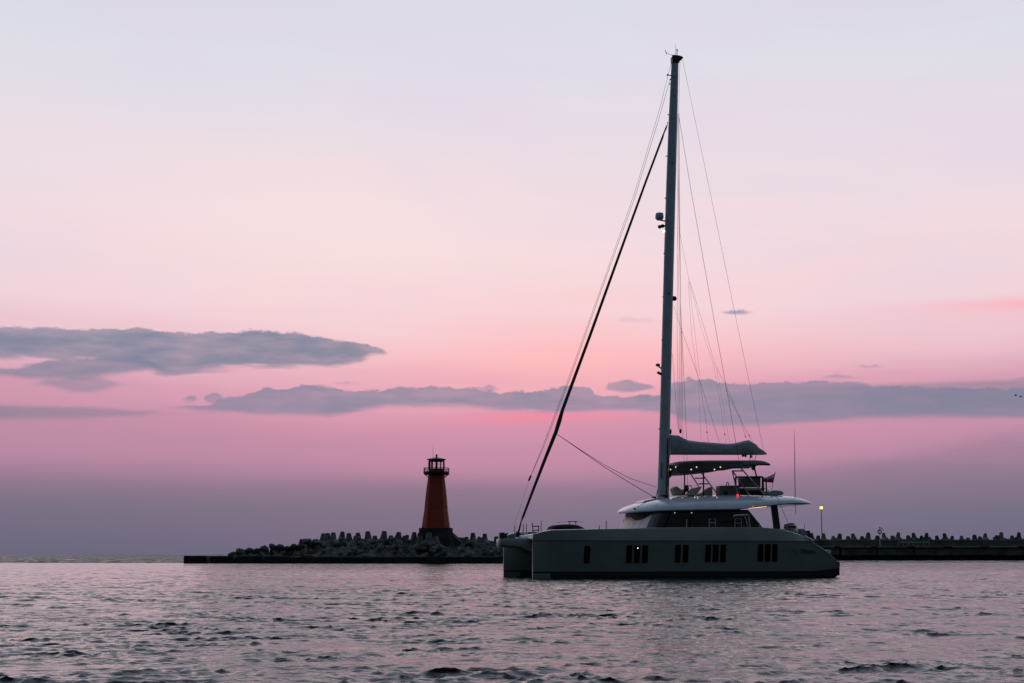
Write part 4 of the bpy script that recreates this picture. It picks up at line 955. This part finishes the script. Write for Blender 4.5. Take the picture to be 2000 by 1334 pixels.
# lamp post with lit globe
D = DR+6.6
lp = empty('lamp_post', (wx(1606.5, D), D, zq), 0, 'tall dark lamp post with glowing orange globe on the pier behind the catamaran stern', 'lamp post')
mpr = (at(1001,1083,D).x-at(1000,1083,D).x); top = zz(997, D, 1606)-zq
mb = MB(); mb.tube([(0,0,0), (0,0,.5), (0,0,.55), (0,0,top)], [.2,.2,.13,.08], 8); mb.build('pole', M['black'], lp)
mb = MB(); mb.tube([(0,0,top-.02), (0,0,top+.25), (.05,0,top+.3)], [.09,.2,.22], 10); mb.build('collar', M['black'], lp)
mb = MB(); mb.sphere((.02,0,top+.62), .4, 16, 12, (1,1,.95)); gl = mb.build('globe', M['lamp_y'], lp, smooth=80)
ld = bpy.data.lights.new('lamp_light', 'POINT'); ld.energy = 160; ld.color = (1,.6,.2); ld.shadow_soft_size = .5; lo_ = bpy.data.objects.new('lamp_light', ld); C.objects.link(lo_); lo_.parent = lp; lo_.location = (0,-1.0,top+.7)
# life ring station
D = DR+1.6
lr = empty('life_ring_post', (wx(1719.5, D), D, zq), 0, 'pale thin post with round life ring and small tilted panel on the pier edge', 'life ring')
zr = zz(1038.5, D)-zq
mb = MB(); mb.tube([(0,0,0), (0,0,zr+1.0)], .07, 6); mb.build('pole', M['white'], lr)
mb = MB(); mb.tube([(.42*math.cos(a), -.1, zr+.42*math.sin(a)) for a in [2*math.pi*k/20 for k in range(21)]], .13, 6, cap=False); mb.build('ring', M['ringw'], lr, smooth=60)
mb = MB(); mb.prism([(-.1, zr+1.05), (.85, zr+.45), (.9, zr+.52), (-.05, zr+1.13)], -.3, .3); mb.build('solar_panel', M['black'], lr)
# small equipment cabinet with mast at the boat's stern
D = DR+5
cb = empty('equipment_cabinet', (wx(1578, D), D, zq), 0, 'dark equipment cabinet with thin mast on the pier beside the catamaran stern', 'cabinet')
mb = MB(); mb.box((-.5,-.5,0), (.6,.5,zz(1036.5,D)-zq)); mb.build('cabinet_body', M['black'], cb, bev=.05)
mb = MB(); mb.tube([(-.62,0,0), (-.6,0,zz(1024.5,D)-zq)], [.11,.05], 6); mb.tube([(.55,0,1), (.55,0,zz(1035.5,D)-zq)], .05, 5); mb.build('mast', M['black'], cb)
# two gulls over the sea at the right
for i, (px, py, w_, lb) in enumerate(((1984,772.5,.9,'dark gull with raised wings at the right edge, the higher of two'),(1994,775,.8,'dark gull gliding at the right edge, the lower of two'))):
    p_ = at(px, py, 300); mb = MB()
    mb.sphere((0,0,0), .16, 8, 6, (.8,1.8,.6)); 
    for s_ in (-1,1): mb.add([(0,.12,.04),(s_*.32,.16,.22),(s_*w_*.62,-.05,.1),(s_*.3,-.12,.2),(0,-.14,.03),(0,.12,.0),(s_*.32,.16,.19),(s_*w_*.62,-.05,.09),(s_*.3,-.12,.17),(0,-.14,0)], [(0,1,3,4),(1,2,3),(9,8,6,5),(8,7,6),(0,5,6,1),(1,6,7,2),(2,7,8,3),(3,8,9,4)])
    g_ = mb.build('gull', M['bird'], None, smooth=60, rot=(0,0,R(60-30*i)), loc=p_); tag(g_, lb, 'gull', 'gulls in flight')
